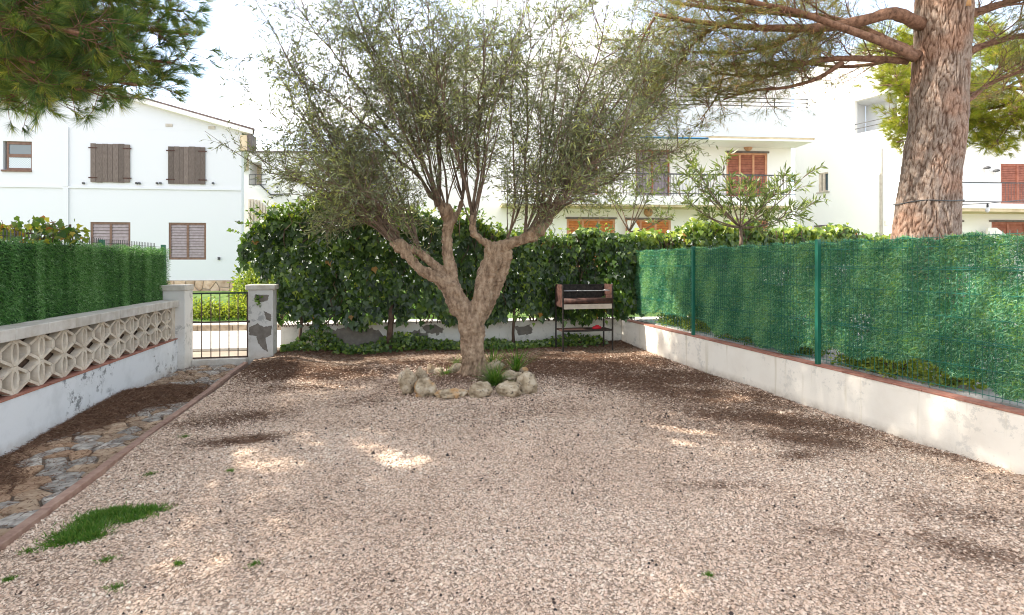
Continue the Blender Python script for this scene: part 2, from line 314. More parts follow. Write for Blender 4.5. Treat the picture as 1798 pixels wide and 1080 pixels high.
def leaves(P, D, L, W, fold=.18, N=None):
    """folded diamond leaves. P base, D direction, L length, W half width"""
    n = len(P); D = unit(D); X = unit(np.cross(D, rdir(n) if N is None else N)); Y = np.cross(D, X)
    L = np.broadcast_to(L, n)[:, None]; W = np.broadcast_to(W, n)[:, None]
    mid = P + D*L*.45; tip = P + D*L - Y*L*fold*.5
    V = np.stack([P, mid+X*W+Y*W*fold*2, tip, mid-X*W+Y*W*fold*2], 1).reshape(-1, 3)
    return V, np.arange(n*4).reshape(-1, 4)
def blades(P, D, L, W):
    n = len(P); D = unit(D); X = unit(np.cross(D, rdir(n))); L = np.broadcast_to(L, n)[:, None]; W = np.broadcast_to(np.squeeze(W), n)[:, None]
    V = np.stack([P-X*W, P+X*W, P+D*L], 1).reshape(-1, 3)
    return V, np.arange(n*3).reshape(-1, 3)
def tufts(P, A, k, L, W, spread=.75, back=.07):
    """k needles round each twig end"""
    n = len(P); A = unit(A); Pk = np.repeat(P, k, 0); Ak = np.repeat(A, k, 0)
    D = unit(Ak + rdir(n*k)*spread); B = Pk - Ak*RNG.uniform(0, back, (n*k, 1))
    return blades(B, D, L*RNG.uniform(.75, 1.15, n*k), W)
LOBE = np.array([(0, 0, 0), (-.30, -.06, .02), (-.50, .30, .05), (-.26, .48, .03), (0, 1.0, -.12), (.26, .48, .03), (.50, .30, .05), (.30, -.06, .02)])
LF = np.array([(0, 1, 2, 3), (0, 3, 4, 5), (0, 5, 6, 7)])
def ivy_leaves(P, D, N, size):
    """lobed leaves: D points to the tip, N is the face normal"""
    n = len(P); D = unit(D); X = unit(np.cross(D, N)); Z = np.cross(X, D); s = np.broadcast_to(size, n)[:, None, None]
    V = P[:, None, :] + s*(LOBE[None, :, :1]*X[:, None, :] + LOBE[None, :, 1:2]*D[:, None, :] + LOBE[None, :, 2:]*Z[:, None, :])
    F = (LF[None] + (np.arange(n)*8)[:, None, None]).reshape(-1, 4)
    return V.reshape(-1, 3), F
def tri(lo, mi, hi, n): return RNG.triangular(lo, mi, hi, n)
def fbm(x, y, s=1.0, o=4, seed=0.0):
    return mnoise.fractal((x*s+seed, y*s-seed, seed*.37), .6, 2.0, o)
# ------------------------------------------------------------------ terrain
A7 = math.radians(-6.5)      # the street runs square to this
ER = Vector((math.cos(A7), math.sin(A7), 0)); NR = Vector((-math.sin(A7), math.cos(A7), 0))
STREET = Frame((0, 0), -6.5)
def street_box(name, mat, u0, u1, v0, v1, z0, z1, parent=None, **pr):
    o = MB().box(u0, u1, v0, v1, z0, z1).build(name, mat, parent, **pr)
    if parent is None: o.rotation_euler = (0, 0, A7)
    return o
big('ground', np.array([(-150, -40, -.06), (150, -40, -.06), (150, 260, -.06), (-150, 260, -.06)]), np.array([(0, 1, 2, 3)]), simple('dry_earth', (.26, .21, .16), (.36, .30, .23), 1.5, .95), kind='structure')
V_K = 13.75      # street-frame depth of the far kerb
street_box('road', 'road', -60, 60, 10.9, V_K, -.05, -.004, kind='structure')
kerb = street_box('kerb', 'kerb', -60, -14, V_K, V_K+.16, -.05, .13, kind='structure')
for i in range(46):
    u = -14+i*.8
    if -9 < u < 10: street_box('kerb_stone', 'kerb_brown', u+.006, u+.794, V_K, V_K+.16, -.05, .13, parent=kerb)
street_box('pavement', 'kerb', -60, 60, V_K+.163, V_K+.95, -.05, .125, kind='structure')
# verge rising to the house
def verge_z(u, v): return .12 + .52*min(1, max(0, (v-V_K-.95)/4.0)) + .03*fbm(u, v, .8)
us = np.linspace(-40, 40, 161); vs_ = np.concatenate([np.linspace(V_K+.95, V_K+5, 16), np.linspace(V_K+6, 60, 12)])
VV = []; 
for v in vs_:
    for u in us: VV.append((u, v, verge_z(u, v)))
nu = len(us); FF = [(j*nu+i, j*nu+i+1, (j+1)*nu+i+1, (j+1)*nu+i) for j in range(len(vs_)-1) for i in range(nu-1)]
o = big('verge', np.array(VV), np.array(FF), simple('verge_turf', (.06, .12, .02), (.13, .19, .045), 4, .95, 50, .6, .02), kind='structure', smooth=True); o.rotation_euler = (0, 0, A7)
n_ = 26000; U = RNG.uniform(-6.5, 0.5, n_); Vv = RNG.uniform(V_K+.95, V_K+4.8, n_); Z = .12+.52*np.clip((Vv-V_K-.95)/4.0, 0, 1)
V, F = blades(np.stack([U, Vv, Z-.01], 1), np.stack([RNG.normal(0, .3, n_), RNG.normal(0, .3, n_), np.ones(n_)], 1), RNG.uniform(.05, .12, n_), .006)
o = big('verge_grass', V, F, 'verge_grass', tint=RNG.random(n_), kind='stuff'); o['label'] = 'bright green grass on the bank beyond the street'; o.rotation_euler = (0, 0, A7)

# garden ground ---------------------------------------------------------------------------------
BLOB = []   # (x, y, rx, ry, rot, strength)
def pblob(px, py, rx, ry, st, rot=0): p = at_z(px, py); BLOB.append((p.x, p.y, rx, ry, rot, st))
pblob(560, 655, 1.5, .55, .9); pblob(480, 645, .7, .5, 1.0); pblob(800, 640, 3.0, .55, .75); pblob(1000, 640, 1.9, .9, 1.05); pblob(1130, 660, 1.5, .8, .95, -.4); pblob(1220, 690, 1.3, .55, .85, -.5)
pblob(1330, 735, 1.25, .35, .85, -.75); pblob(1420, 775, .5, .2, .8, -.6); pblob(420, 775, .36, .1, 1.1, .1); pblob(400, 738, .55, .22, .75, .3); pblob(520, 680, .9, .3, .6); pblob(1420, 800, .3, .1, .7)
pblob(1560, 745, .9, .16, .75, -1.3); pblob(1760, 980, .5, .16, .55, -.9); pblob(1470, 935, .35, .07, .5, -.5); pblob(1270, 853, .4, .06, .5, -.3); pblob(1650, 800, .6, .12, .6, -1.2); pblob(1700, 905, .5, .18, .45, -.8)
pblob(840, 665, 1.0, .5, .9); pblob(640, 700, 1.0, .3, .35); pblob(930, 720, 1.6, .5, .28); pblob(1260, 740, 1.2, .5, .4)
BLOB = [(a, b_, c*1.08, d*1.35, e, f*1.2) for a, b_, c, d, e, f in BLOB]
def litter(x, y):
    x = np.asarray(x, float); y = np.asarray(y, float); L = np.zeros_like(x)
    for bx, by, rx, ry, rot, st in BLOB:
        c, s = math.cos(rot), math.sin(rot); dx, dy = x-bx, y-by; a = (dx*c+dy*s)/rx; b_ = (-dx*s+dy*c)/ry
        L = np.maximum(L, st*np.exp(-(a*a+b_*b_)*.9))
    L = np.maximum(L, .95*np.clip((y-8.9)/1.0, 0, 1)); m_ = .42*np.sin(x*2.3+1.7*np.sin(y*1.3))*np.sin(y*3.1+1.2*np.sin(x*1.9))+.3*np.sin(x*6.1+y*2)*np.sin(y*7.3-x*2.2)
    return np.clip(L*(1+.45*m_), 0, 1.15)
def ground_z(x, y):
    x = np.asarray(x, float); y = np.asarray(y, float)
    z = .012*np.sin(x*1.3+y*.7)+.009*np.sin(x*2.9-y*2.1+1)+.006*np.sin(x*5.1+3)*np.sin(y*4.3)
    z += .10*np.exp(-((x+1.55)**2/.22+(y-9.75)**2/.35))          # soil heaped by the gate pillar
    z += .07*np.exp(-((x-1.17)**2+(y-7.5)**2)/.22)              # inside the stone ring
    z += .05*np.clip((y-9.3)/.9, 0, 1)
    return z
gx = np.linspace(-2.12, 4.62, 170); gy = np.linspace(.6, 10.28, 240); GX, GY = np.meshgrid(gx, gy)
V = np.stack([GX, GY, ground_z(GX, GY)], 2).reshape(-1, 3); nx = len(gx); I = np.arange(len(gy)-1)[:, None]*nx+np.arange(nx-1)[None]; I = I.reshape(-1)
gar = big('garden_ground', V, np.stack([I, I+1, I+nx+1, I+nx], 1), 'gravel_bed', tint=litter(V[:, 0], V[:, 1]), attr='litter', smooth=True, kind='structure')
big('terrace', np.array([(-3.06, -3, .0), (4.6, -3, .0), (4.6, .6, .0), (-3.06, .6, .0)]), np.array([(0, 1, 2, 3)]), 'gravel_bed', kind='structure')
# crushed stones: octahedra half sunk in the bed
def stones(n, y0, y1, s0, s1, sc=1.0):
    y = y0+(y1-y0)*RNG.random(n)**1.25; x = RNG.uniform(-2.1, 4.6, n)
    inview = (x > -.66*y-.6) & (x < 1.62*y+.3)
    keep = inview & (RNG.random(n) > np.clip(litter(x, y)*1.1-.12+RNG.normal(0, .15, n), 0, .93)); x, y = x[keep], y[keep]; n = len(x)
    z = ground_z(x, y); s = s0+(s1*1.5-s0)*RNG.random(n)**2.2; s = s*(1+.13*np.maximum(0, y-3.5)); ang = RNG.uniform(0, 6.28, n)
    base = np.array([(1, 0, 0), (0, 1, 0), (-1, 0, 0), (0, -1, 0), (0, 0, 1), (0, 0, -1)], float)
    B = base[None]*RNG.uniform(.55, 1.25, (n, 6, 1)) + RNG.normal(0, .16, (n, 6, 3))
    c, s_ = np.cos(ang)[:, None], np.sin(ang)[:, None]; bx = B[:, :, 0]*c-B[:, :, 1]*s_; by = B[:, :, 0]*s_+B[:, :, 1]*c
    til = RNG.normal(0, .5, (n, 1)); bz = B[:, :, 2]*.72 + bx*til
    V = np.stack([x[:, None]+bx*s[:, None], y[:, None]+by*s[:, None], z[:, None]+bz*s[:, None]+.25*s[:, None]], 2).reshape(-1, 3)
    f = np.array([(0, 1, 4), (1, 2, 4), (2, 3, 4), (3, 0, 4), (1, 0, 5), (2, 1, 5), (3, 2, 5), (0, 3, 5)])[:4 if sc == 0 else 6]
    F = (f[None]+(np.arange(n)*6)[:, None, None]).reshape(-1, 3)
    return V, F, np.repeat(np.clip(RNG.beta(1.9, 1.6, n)+.10*np.sin(x*1.7+1.3*np.sin(y*1.1))*np.sin(y*2.3+x)+.07*np.sin(x*5.3+y*3)*np.sin(y*6.1-x*2), 0, 1), len(f))
V, F, T = stones(330000, 1.9, 8.9, .0034, .0078, 0)
o = big('gravel', V, F, 'gravel', tint=T, kind='stuff'); o['label'] = 'pale pink crushed stone gravel covering the garden'
# fallen dry needles ---------------------------------------------------------------------------
def needle_litter(x, y, z, L0=.03, L1=.07, w=.0011, lift=.006, dz=.28):
    n = len(x); a = RNG.uniform(0, 6.28, n); D = np.stack([np.cos(a), np.sin(a), RNG.normal(0, dz, n)], 1)
    P = np.stack([x, y, z+np.abs(RNG.normal(0, lift, n))], 1)
    return blades(P, D, RNG.uniform(L0, L1, n), w)
n_ = 560000; x = RNG.uniform(-2.1, 4.6, n_); y = RNG.uniform(2.0, 10.25, n_)
k = RNG.random(n_) < np.clip(litter(x, y)-.12+RNG.normal(0, .15, n_), .028*(1+np.sin(x*3.7+y*2.2)*np.sin(y*4.1-x)), 1)*.55; x, y = x[k], y[k]
V, F = needle_litter(x, y, ground_z(x, y)+.006, w=(.0010+.00022*y)[:, None])
o = big('dry_pine_needles', V, F, 'litter', tint=np.clip(RNG.beta(2, 2.4, len(x)), 0, 1), kind='stuff'); o['label'] = 'brown fallen pine needles lying on the gravel and bare soil'
# dark olives and bits
n_ = 15000; x = RNG.uniform(-1.9, 4.5, n_); y = RNG.uniform(2.2, 9, n_)
k = RNG.random(n_) < .12+.75*np.exp(-((x-1.6)**2/4.2+(y-6.1)**2/2.2)); x, y = x[k], y[k]; n_ = len(x)
s = RNG.uniform(.0035, .0095, n_)*np.where(RNG.random(n_) < .02, 2.0, 1)
base = np.array([(1, 0, 0), (.3, .95, 0), (-.8, .6, 0), (-.8, -.6, 0), (.3, -.95, 0), (0, 0, 1)], float)
V = (np.stack([x, y, ground_z(x, y)+.006], 1)[:, None]+base[None]*s[:, None, None]*RNG.uniform(.7, 1.3, (n_, 6, 1))*np.array([1, 1, 1.3])).reshape(-1, 3)
f = np.array([(0, 1, 5), (1, 2, 5), (2, 3, 5), (3, 4, 5), (4, 0, 5)]); F = (f[None]+(np.arange(n_)*6)[:, None, None]).reshape(-1, 3)
o = big('fallen_olives', V, F, 'cone', tint=np.repeat(RNG.random(n_), 5), kind='stuff'); o['label'] = 'small dark fallen olives and cone bits scattered on the gravel'
# grass patch and weeds
def grass_at(name, label, cat, blobs, n, L0, L1, mat='grass', kind=None, w=.0022):
    P = []; 
    for (bx, by, rx, ry, rot, wt) in blobs:
        k = int(n*wt); r = np.abs(RNG.normal(0, .62, k)); t = RNG.uniform(0, 6.28, k); a = r*np.cos(t)*rx; b_ = r*np.sin(t)*ry
        P.append(np.stack([bx+a*math.cos(rot)-b_*math.sin(rot), by+a*math.sin(rot)+b_*math.cos(rot)], 1))
    P = np.concatenate(P); n = len(P); c = P.mean(0)
    Z = ground_z(P[:, 0], P[:, 1]); Q = np.stack([P[:, 0]-c[0], P[:, 1]-c[1], Z], 1)
    D = np.stack([RNG.normal(0, .6, n), RNG.normal(0, .6, n), RNG.uniform(.3, 1, n)], 1)
    V, F = leaves(Q, D, RNG.uniform(L0, L1, n), w, .3)
    o = big(name, V, F, mat, tint=np.clip(RNG.normal(.5, .25, n), 0, 1)); o.location = (c[0], c[1], 0); o['label'] = label
    if kind: o['kind'] = kind
    else: o['category'] = cat
    return o
def gb(px, py, rx, ry, rot=0, w=1.0): p = at_z(px, py); return (p.x, p.y, rx, ry, rot, w)
grass_at('grass', 'bright green patch of low grass growing through the gravel', '', [gb(142, 938, .13, .09, .4, .22), gb(172, 915, .12, .10, .3, .22), gb(200, 905, .11, .07, .2, .16), gb(255, 903, .11, .06, .1, .13), gb(118, 955, .09, .05, .5, .10), gb(160, 950, .08, .05, .2, .06), gb(225, 918, .12, .05, .2, .05)], 9000, .02, .06, kind='stuff', w=.0026)
for i, (px, py, r, lab) in enumerate([(188, 990, .05, 'tiny weed just below the bright green grass patch'), (203, 1035, .06, 'dark green weed in the gravel nearest the bottom edge'), (50, 970, .05, 'small weed beside the clay edging strip'),
        (312, 992, .035, 'faint yellowish weed sprig in open gravel right of the grass patch'), (448, 993, .045, 'isolated small green weed out in the open gravel'), (262, 835, .07, 'low weed in the gravel above the grass patch by the edging'), (404, 832, .035, 'tiny green weed in gravel between the edging and the olive tree'),
        (325, 770, .07, 'yellow green moss weed beside the brown needle strip'), (15, 1022, .035, 'dark tiny weed close to the lower end of the edging'), (1244, 1012, .03, 'single small green sprig in the gravel toward the cream wall')]):
    grass_at('weed', lab, 'weed', [gb(px, py, r*.8, r*.6)], 150, .010, .032, w=.0018)
# ------------------------------------------------------------------ path of flat stones with clay edging
PX0, PX1 = -3.07, -2.175
big('path', np.array([(PX0, -1, -.02), (-2.12, -1, -.02), (-2.12, 9.5, -.02), (PX0, 9.5, -.02)]), np.array([(0, 1, 2, 3)]), 'path_bed', kind='structure')
path = bpy.data.objects['path']
def clip(poly, p, nrm):
    out = []
    for i in range(len(poly)):
        a, b_ = poly[i], poly[(i+1) % len(poly)]; da = (a[0]-p[0])*nrm[0]+(a[1]-p[1])*nrm[1]; db = (b_[0]-p[0])*nrm[0]+(b_[1]-p[1])*nrm[1]
        if da <= 0: out.append(a)
        if da*db < 0: t = da/(da-db); out.append((a[0]+(b_[0]-a[0])*t, a[1]+(b_[1]-a[1])*t))
    return out
def cells(x0, x1, y0, y1, sx, sy, jit, gap):
    seeds = []
    ny = int((y1-y0)/sy); nx = int((x1-x0)/sx)
    for j in range(ny):
        for i in range(nx): seeds.append((x0+(i+.5+(.25 if j % 2 else -.25))*(x1-x0)/nx+random.uniform(-jit, jit)*sx, y0+(j+.5)*(y1-y0)/ny+random.uniform(-jit, jit)*sy))
    out = []
    for s in seeds:
        poly = [(x0, y0), (x1, y0), (x1, y1), (x0, y1)]
        for t in seeds:
            if t is s or abs(t[0]-s[0]) > 3*sx or abs(t[1]-s[1]) > 3*sy: continue
            d = math.hypot(t[0]-s[0], t[1]-s[1])
            if d < 1e-4: continue
            nr = ((t[0]-s[0])/d, (t[1]-s[1])/d); poly = clip(poly, ((s[0]+t[0])/2-nr[0]*gap/2, (s[1]+t[1])/2-nr[1]*gap/2), nr)
            if len(poly) < 3: break
        if len(poly) >= 3: out.append(poly)
    return out
for poly in cells(PX0+.01, PX1, 2.6, 9.42, .150, .185, .46, .020):
    cx = sum(p[0] for p in poly)/len(poly); cy = sum(p[1] for p in poly)/len(poly); q = [(p[0]-cx, p[1]-cy) for p in poly]
    t = [(a*.86, b_*.86) for a, b_ in q]; k = len(q); tz = random.uniform(-.002, .012); tx, ty = random.uniform(-.05, .05), random.uniform(-.05, .05)
    vs = [(a, b_, -.03) for a, b_ in q]+[(a, b_, tz-.012+a*tx+b_*ty) for a, b_ in q]+[(a, b_, tz+a*tx+b_*ty+random.uniform(-.002, .002)) for a, b_ in t]
    fs = [(i, (i+1) % k, k+(i+1) % k, k+i) for i in range(k)]+[(k+i, k+(i+1) % k, 2*k+(i+1) % k, 2*k+i) for i in range(k)]+[tuple(range(2*k, 3*k))]
    r = random.random(); mt = 'stone_orange' if (3.6 < cy < 5.6 and cx < -2.45 and r < .45) else 'stone_tan' if r < .5 else 'stone_grey'
    o = MB().add(vs, fs).build('path_stone', mt, path); o.location = (cx, cy, 0)
y = 1.2
while y < 9.45:
    L = min(.72, 9.45-y); dx = random.uniform(-.006, .006); ex = -2.135-.012*(y-3.5)
    o = box('edging_strip', 'edging', path, ex-.032+dx, ex+.032+dx, y+.004, y+L-.003, -.03, .035+random.uniform(-.004, .006), .006); y += L
# needle drift on the path, against the wall
def drift(x, y):
    e = -2.62+.16*np.sin(y*1.9+.5)+.10*np.sin(y*4.3)
    d = np.clip((e-x)/.25, 0, 1)*np.clip((7.9-y)/.5, 0, 1)*np.clip((y-2)/.5, 0, 1)
    g = np.exp(-((x+2.55)**2/.16+(y-7.35)**2/.22))
    d = d*(.55+.45*np.exp(-((y-6.9)**2)/1.2)) 
    return np.clip(d + g*1.0, 0, 1.2)
gx = np.linspace(-3.075, -2.19, 34); gy = np.linspace(2.0, 9.0, 200); GX, GY = np.meshgrid(gx, gy); DR = drift(GX, GY)
nz = np.array([[mnoise.noise((a*9, b_*9, 0)) for a in gx] for b_ in gy])
Z = -.03+DR*.085+nz*.018*np.clip(DR, 0, 1)
V = np.stack([GX, GY, Z], 2).reshape(-1, 3); nx = len(gx); I = (np.arange(len(gy)-1)[:, None]*nx+np.arange(nx-1)[None]).reshape(-1)
o = big('needle_drift', V, np.stack([I, I+1, I+nx+1, I+nx], 1), simple('packed_dry_needles', (.09, .053, .035), (.24, .15, .10), 40, .95, 90, .9, .01), smooth=True, kind='stuff'); o['label'] = 'drift of brown pine needles heaped along the foot of the white wall'
n_ = 330000; x = RNG.uniform(-3.07, -2.2, n_); y = RNG.uniform(2.2, 9.3, n_); dr = drift(x, y); k = RNG.random(n_) < np.clip(dr, .05, 1)*.5; x, y, dr = x[k], y[k], dr[k]
V, F = needle_litter(x, y, np.maximum(-.03+dr*.085, .004), lift=.012, dz=.4, w=.0020)
o = big('dry_pine_needles', V, F, 'litter', tint=np.clip(RNG.beta(2, 2, len(x)), 0, 1), kind='stuff'); o['label'] = 'loose brown needles strewn over the flagstone path'
# ------------------------------------------------------------------ garden wall with pierced blocks
XW = -3.08; Y0W, Y1W = 2.2, 9.16
wall = thing('garden_wall', 'low white plaster wall topped by two rows of petal-patterned pierced blocks', 'wall', (XW, 0, 0))
def grid_box(x0, x1, y0, y1, z0, z1, step=.16, amp=.004):
    """box whose plaster face to +x or -x is a little uneven"""
    m_ = MB().box(x0, x1, y0, y1, z0, z1); return m_
box('wall_base', 'left_wall', wall, -.26, 0, Y0W, Y1W, -.1, .462, .006)
y = Y0W
while y < Y1W-.02:
    L = min(.28, Y1W-y); box('ledge_tile', 'terracotta', wall, -.27, .006, y+.002, y+L-.002, .463, .478); y += L
p, hgt = .3686, .2370
def block_mesh(p, h, t=.026, dep=.07):
    mb = MB(); P = p/2-.001; Hh = h/2-.001
    def strip(a, b_, w=t):
        d = Vector((b_[0]-a[0], b_[1]-a[1])).normalized(); nn = Vector((-d.y, d.x))*w/2
        mb.prism([(a[0]-nn.x, a[1]-nn.y), (b_[0]-nn.x, b_[1]-nn.y), (b_[0]+nn.x, b_[1]+nn.y), (a[0]+nn.x, a[1]+nn.y)], 'x', -dep, 0)
    sx, sz = P-.012, Hh*.34
    for a in (-1, 1):
        for c in (-1, 1): strip((a*sx, c*sz), (a*.02, c*(Hh-.008)))
        strip((a*sx, -sz-.006), (a*sx, sz+.006), .026)
    K = 22; a1, b1 = .055, Hh-.001; a0, b0 = .029, Hh-.040
    out = [(a1*math.cos(2*math.pi*i/K), b1*math.sin(2*math.pi*i/K)) for i in range(K)]; inn = [(a0*math.cos(2*math.pi*i/K), b0*math.sin(2*math.pi*i/K)) for i in range(K)]
    x1 = .003; vs = [(x1, *q) for q in out]+[(x1, *q) for q in inn]+[(-dep-.003, *q) for q in out]+[(-dep-.003, *q) for q in inn]
    fs = []
    for i in range(K):
        j = (i+1) % K; fs += [(i, j, K+j, K+i), (2*K+i, 3*K+i, 3*K+j, 2*K+j), (i, 2*K+i, 2*K+j, j), (K+i, K+j, 3*K+j, 3*K+i)]
    mb.add(vs, fs); mb.box(-dep+.001, -.001, -.045, .045, Hh-.02, Hh); mb.box(-dep+.001, -.001, -.045, .045, -Hh, -Hh+.02)
    me = mb.mesh('pierced_block'); me.materials.append(MAT['breeze']); return me
bm_ = block_mesh(p, hgt)
# the petals stand at these distances (last one 9.0 m off, one pitch apart)
yc = [ (at_x(297.6, 500, XW)).y - i*p for i in range(19)]
for y in yc:
    for r in (0, 1):
        o = bpy.data.objects.new('pierced_block', bm_); COL.objects.link(o); o.parent = wall; o.location = (-.035+random.uniform(-.0015, .0015), y, .4785+hgt*(r+.5)); o.rotation_euler = (random.uniform(-.004, .004), 0, random.uniform(-.004, .004))
box('hole_shade_panel', 'dead_brown', wall, -.135, -.120, Y0W, Y1W-.01, .480, .95)  # added dark sheet standing in for shade inside the block holes
yl = yc[0]+p/2
if Y1W-yl > .03: box('end_post', 'breeze', wall, -.14, -.03, yl+.004, Y1W-.002, .479, .951)
y = at_x(171, 560, XW).y
while y > Y0W: y -= .463
while y < Y1W:
    a, b_ = max(y, Y0W), min(y+.463, Y1W); box('cap_slab', 'cap', wall, -.23, .03, a+.0025, b_-.0025, .953, 1.056+random.uniform(-.001, .001), .007); y += .463
# ------------------------------------------------------------------ gate, pillars, step
YG = 9.5
lp = thing('gate_pillar', 'grey white plaster pillar with flat cap between the pierced wall and the gate', 'pillar', (-3.13, 9.3, 0))
box('shaft', 'pillar', lp, -.15, .15, -.16, .2, -.05, 1.19, .008); box('cap', 'cap', lp, -.19, .16, -.18, .22, 1.191, 1.275, .01)
rp = thing('gate_pillar', 'white gate pillar with large bare cement patches and an ivy sprig', 'pillar', (-2.02, 9.62, 0))
box('shaft', 'pillar', rp, -.19, .19, 0, .36, -.05, 1.17, .008); box('cap', 'cap', rp, -.225, .225, -.03, .39, 1.171, 1.255, .01)
def patch(name, parent, pts, y, off=0, mat='cement', jag=.02, seed=1):
    """irregular sheet of bare cement a few mm proud of the plaster, in the plane y"""
    rr = random.Random(seed); out = []
    for i in range(len(pts)):
        a, b_ = pts[i], pts[(i+1) % len(pts)]
        for k in range(7):
            t = k/7; out.append((a[0]+(b_[0]-a[0])*t+rr.uniform(-jag, jag), a[1]+(b_[1]-a[1])*t+rr.uniform(-jag, jag)))
    return MB().prism(out, 'y', y, y+.02).build(name, mat, parent)
def pp(ob, L, y): return [((lambda q: (q.x-ob.location.x, q.z))(at_y(a, b_, y))) for a, b_ in L]
yf = 9.62-.0035
for k, L in enumerate([[(448, 517), (472, 518), (470, 528), (455, 531), (446, 525)], [(463, 546), (476, 552), (476, 564), (467, 561)], [(437, 575), (452, 568), (463, 574), (477, 572), (476, 588), (466, 593), (468, 606), (471, 618), (462, 613), (452, 600), (450, 590), (438, 588)]]):
    patch('bare_cement_patch', rp, pp(rp, L, 9.62), yf-9.62, jag=.006, seed=k)
n_ = 26; P = np.stack([RNG.normal(-.03, .035, n_), -.02-RNG.random(n_)*.03, RNG.normal(1.0, .05, n_)], 1)
V, F = ivy_leaves(P, RNG.normal(size=(n_, 3))+[0, 0, -1], np.tile([[0, -1, .3]], (n_, 1))+RNG.normal(0, .3, (n_, 3)), RNG.uniform(.03, .05, n_))
big('ivy_sprig', V, F, 'ivy_leaf', rp, tint=np.repeat(RNG.random(n_)*.7, 3))
step = thing('gate_step', 'rough white plaster step under the iron gate', 'step', (-2.6, 9.46, 0)); box('step_block', 'pillar', step, -.38, .40, -.03, .22, -.05, .095, .012)
gate = thing('garden_gate', 'low black iron gate with five slim vertical bars', 'gate', (0, YG, 0))
gl, gr = at_y(336, 500, YG).x, at_y(434.5, 500, YG).x
zt, zm, zb = at_y(386, 513.3, YG).z, at_y(386, 565.5, YG).z, at_y(386, 627.5, YG).z
box('hinge_stile', 'rust_frame', gate, gl-.014, gl+.014, -.014, .014, zb-.02, zt+.01); box('lock_stile', 'rust_frame', gate, gr-.009, gr+.009, -.012, .012, zb-.012, zt)
box('top_rail', 'green_frame', gate, gl+.0145, gr-.0095, -.013, .013, zt-.026, zt); box('middle_rail', 'rust_frame', gate, gl+.0145, gr-.0095, -.011, .011, zm-.012, zm+.012); box('bottom_rail', 'rust_frame', gate, gl+.0145, gr-.0095, -.013, .013, zb-.012, zb+.012)
for px in (354, 370.3, 386, 402, 418):
    x = at_y(px, 500, YG).x
    MB().tube([(x, -.0, zb+.0125), (x, 0, zm-.0125)], .0075, 8).tube([(x, 0, zm+.0125), (x, 0, zt-.0265)], .0075, 8).build('bar', 'rust_frame', gate, True)
box('hinge', 'rust_frame', gate, gl-.045, gl-.0145, -.012, .012, zm-.03, zm+.02); box('latch', 'rust_frame', gate, gr+.0095, gr+.035, -.01, .01, zm-.02, zm+.015)
# ------------------------------------------------------------------ back wall + ivy
YB = 10.25
bw = thing('back_wall', 'low old white boundary wall behind the ivy with bare cement patches', 'wall', (0, YB, 0))
bwm = MB(); bwm.box(-1.82, 4.85, 0, .2, -.1, .505)
bwm.build('wall_body', 'back_wall', bw); box('coping', 'cap', bw, -1.81, 1.0, -.015, .215, .506, .53, .004)
for k, L in enumerate([[(568, 588), (590, 577), (630, 572), (662, 578), (676, 592), (664, 608), (630, 613), (585, 609), (570, 600)], [(712, 590), (732, 579), (750, 586), (756, 600), (735, 603), (714, 602)], [(740, 572), (765, 571), (782, 577), (770, 588), (748, 584)], [(905, 574), (930, 570), (935, 585), (912, 590)]]):
    patch('bare_cement_patch', bw, pp(bw, L, YB), -.004, jag=.025, seed=10+k)
# ivy hedge: leaves packed in a lumpy shell, on dark stems
def hedge_top(x):      # height of the ivy along x
    return 2.28-.16*math.exp(-((x-3.2)/1.0)**2)+.08*math.sin(x*2.1)+.10*math.sin(x*.9+1)+.07*math.sin(x*5.3)+(.42*math.exp(-((x+1.05)/.75)**2) if x < 2 else 0) + (.0 if x > -1.9 else (x+1.9)*.55)
ivy = thing('ivy_hedge', 'dense dark green ivy hedge growing over the back boundary wall', 'hedge', (0, 0, 0))
NX = 4.62
def ivy_points(n, x0, x1):
    x = RNG.uniform(x0, x1, n); top = np.array([hedge_top(a) for a in x]); z = np.where(RNG.random(n) < .80, .46+(top-.46)*RNG.random(n), top+RNG.normal(0, .05, n))
    nzv = np.array([mnoise.fractal((a*1.7, 5.0, c*1.7), .7, 2, 3) for a, c in zip(x, z)])
    y = 9.93 - .32*np.exp(-((x-4.35)/.38)**2) - .13*nzv + .10*np.abs(RNG.normal(0, 1, n)) + np.where(z > top-.12, RNG.uniform(0, .55, n), 0)
    return x, y, z, nzv, top
x, y, z, nzv, top = ivy_points(32000, -2.42, 12.5)
k = ((x < 4.75) | (z > 1.65)) & ((x > -1.86) | (z > 1.34+.5*(-1.86-x)+.1*np.sin(x*19)))
# hanging fringe is irregular at the bottom; hole where the wall shows
low = .60+.09*np.sin(x*3.1)+.07*np.sin(x*7.7+2)+.05*np.sin(x*17)
k &= (z > low) | (RNG.random(len(x)) < .04)
x, y, z, nzv, top = x[k], y[k], z[k], nzv[k], top[k]; n_ = len(x)
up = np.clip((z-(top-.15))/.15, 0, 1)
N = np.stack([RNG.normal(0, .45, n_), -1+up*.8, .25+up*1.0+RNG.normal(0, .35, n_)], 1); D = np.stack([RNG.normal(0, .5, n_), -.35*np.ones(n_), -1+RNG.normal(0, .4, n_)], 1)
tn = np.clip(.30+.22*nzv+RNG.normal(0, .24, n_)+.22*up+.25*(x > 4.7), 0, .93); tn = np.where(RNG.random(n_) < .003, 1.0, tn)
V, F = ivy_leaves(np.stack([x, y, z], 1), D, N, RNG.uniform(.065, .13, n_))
big('foliage', V, F, 'ivy_leaf', ivy, tint=np.repeat(tn, 3), kind='stuff')
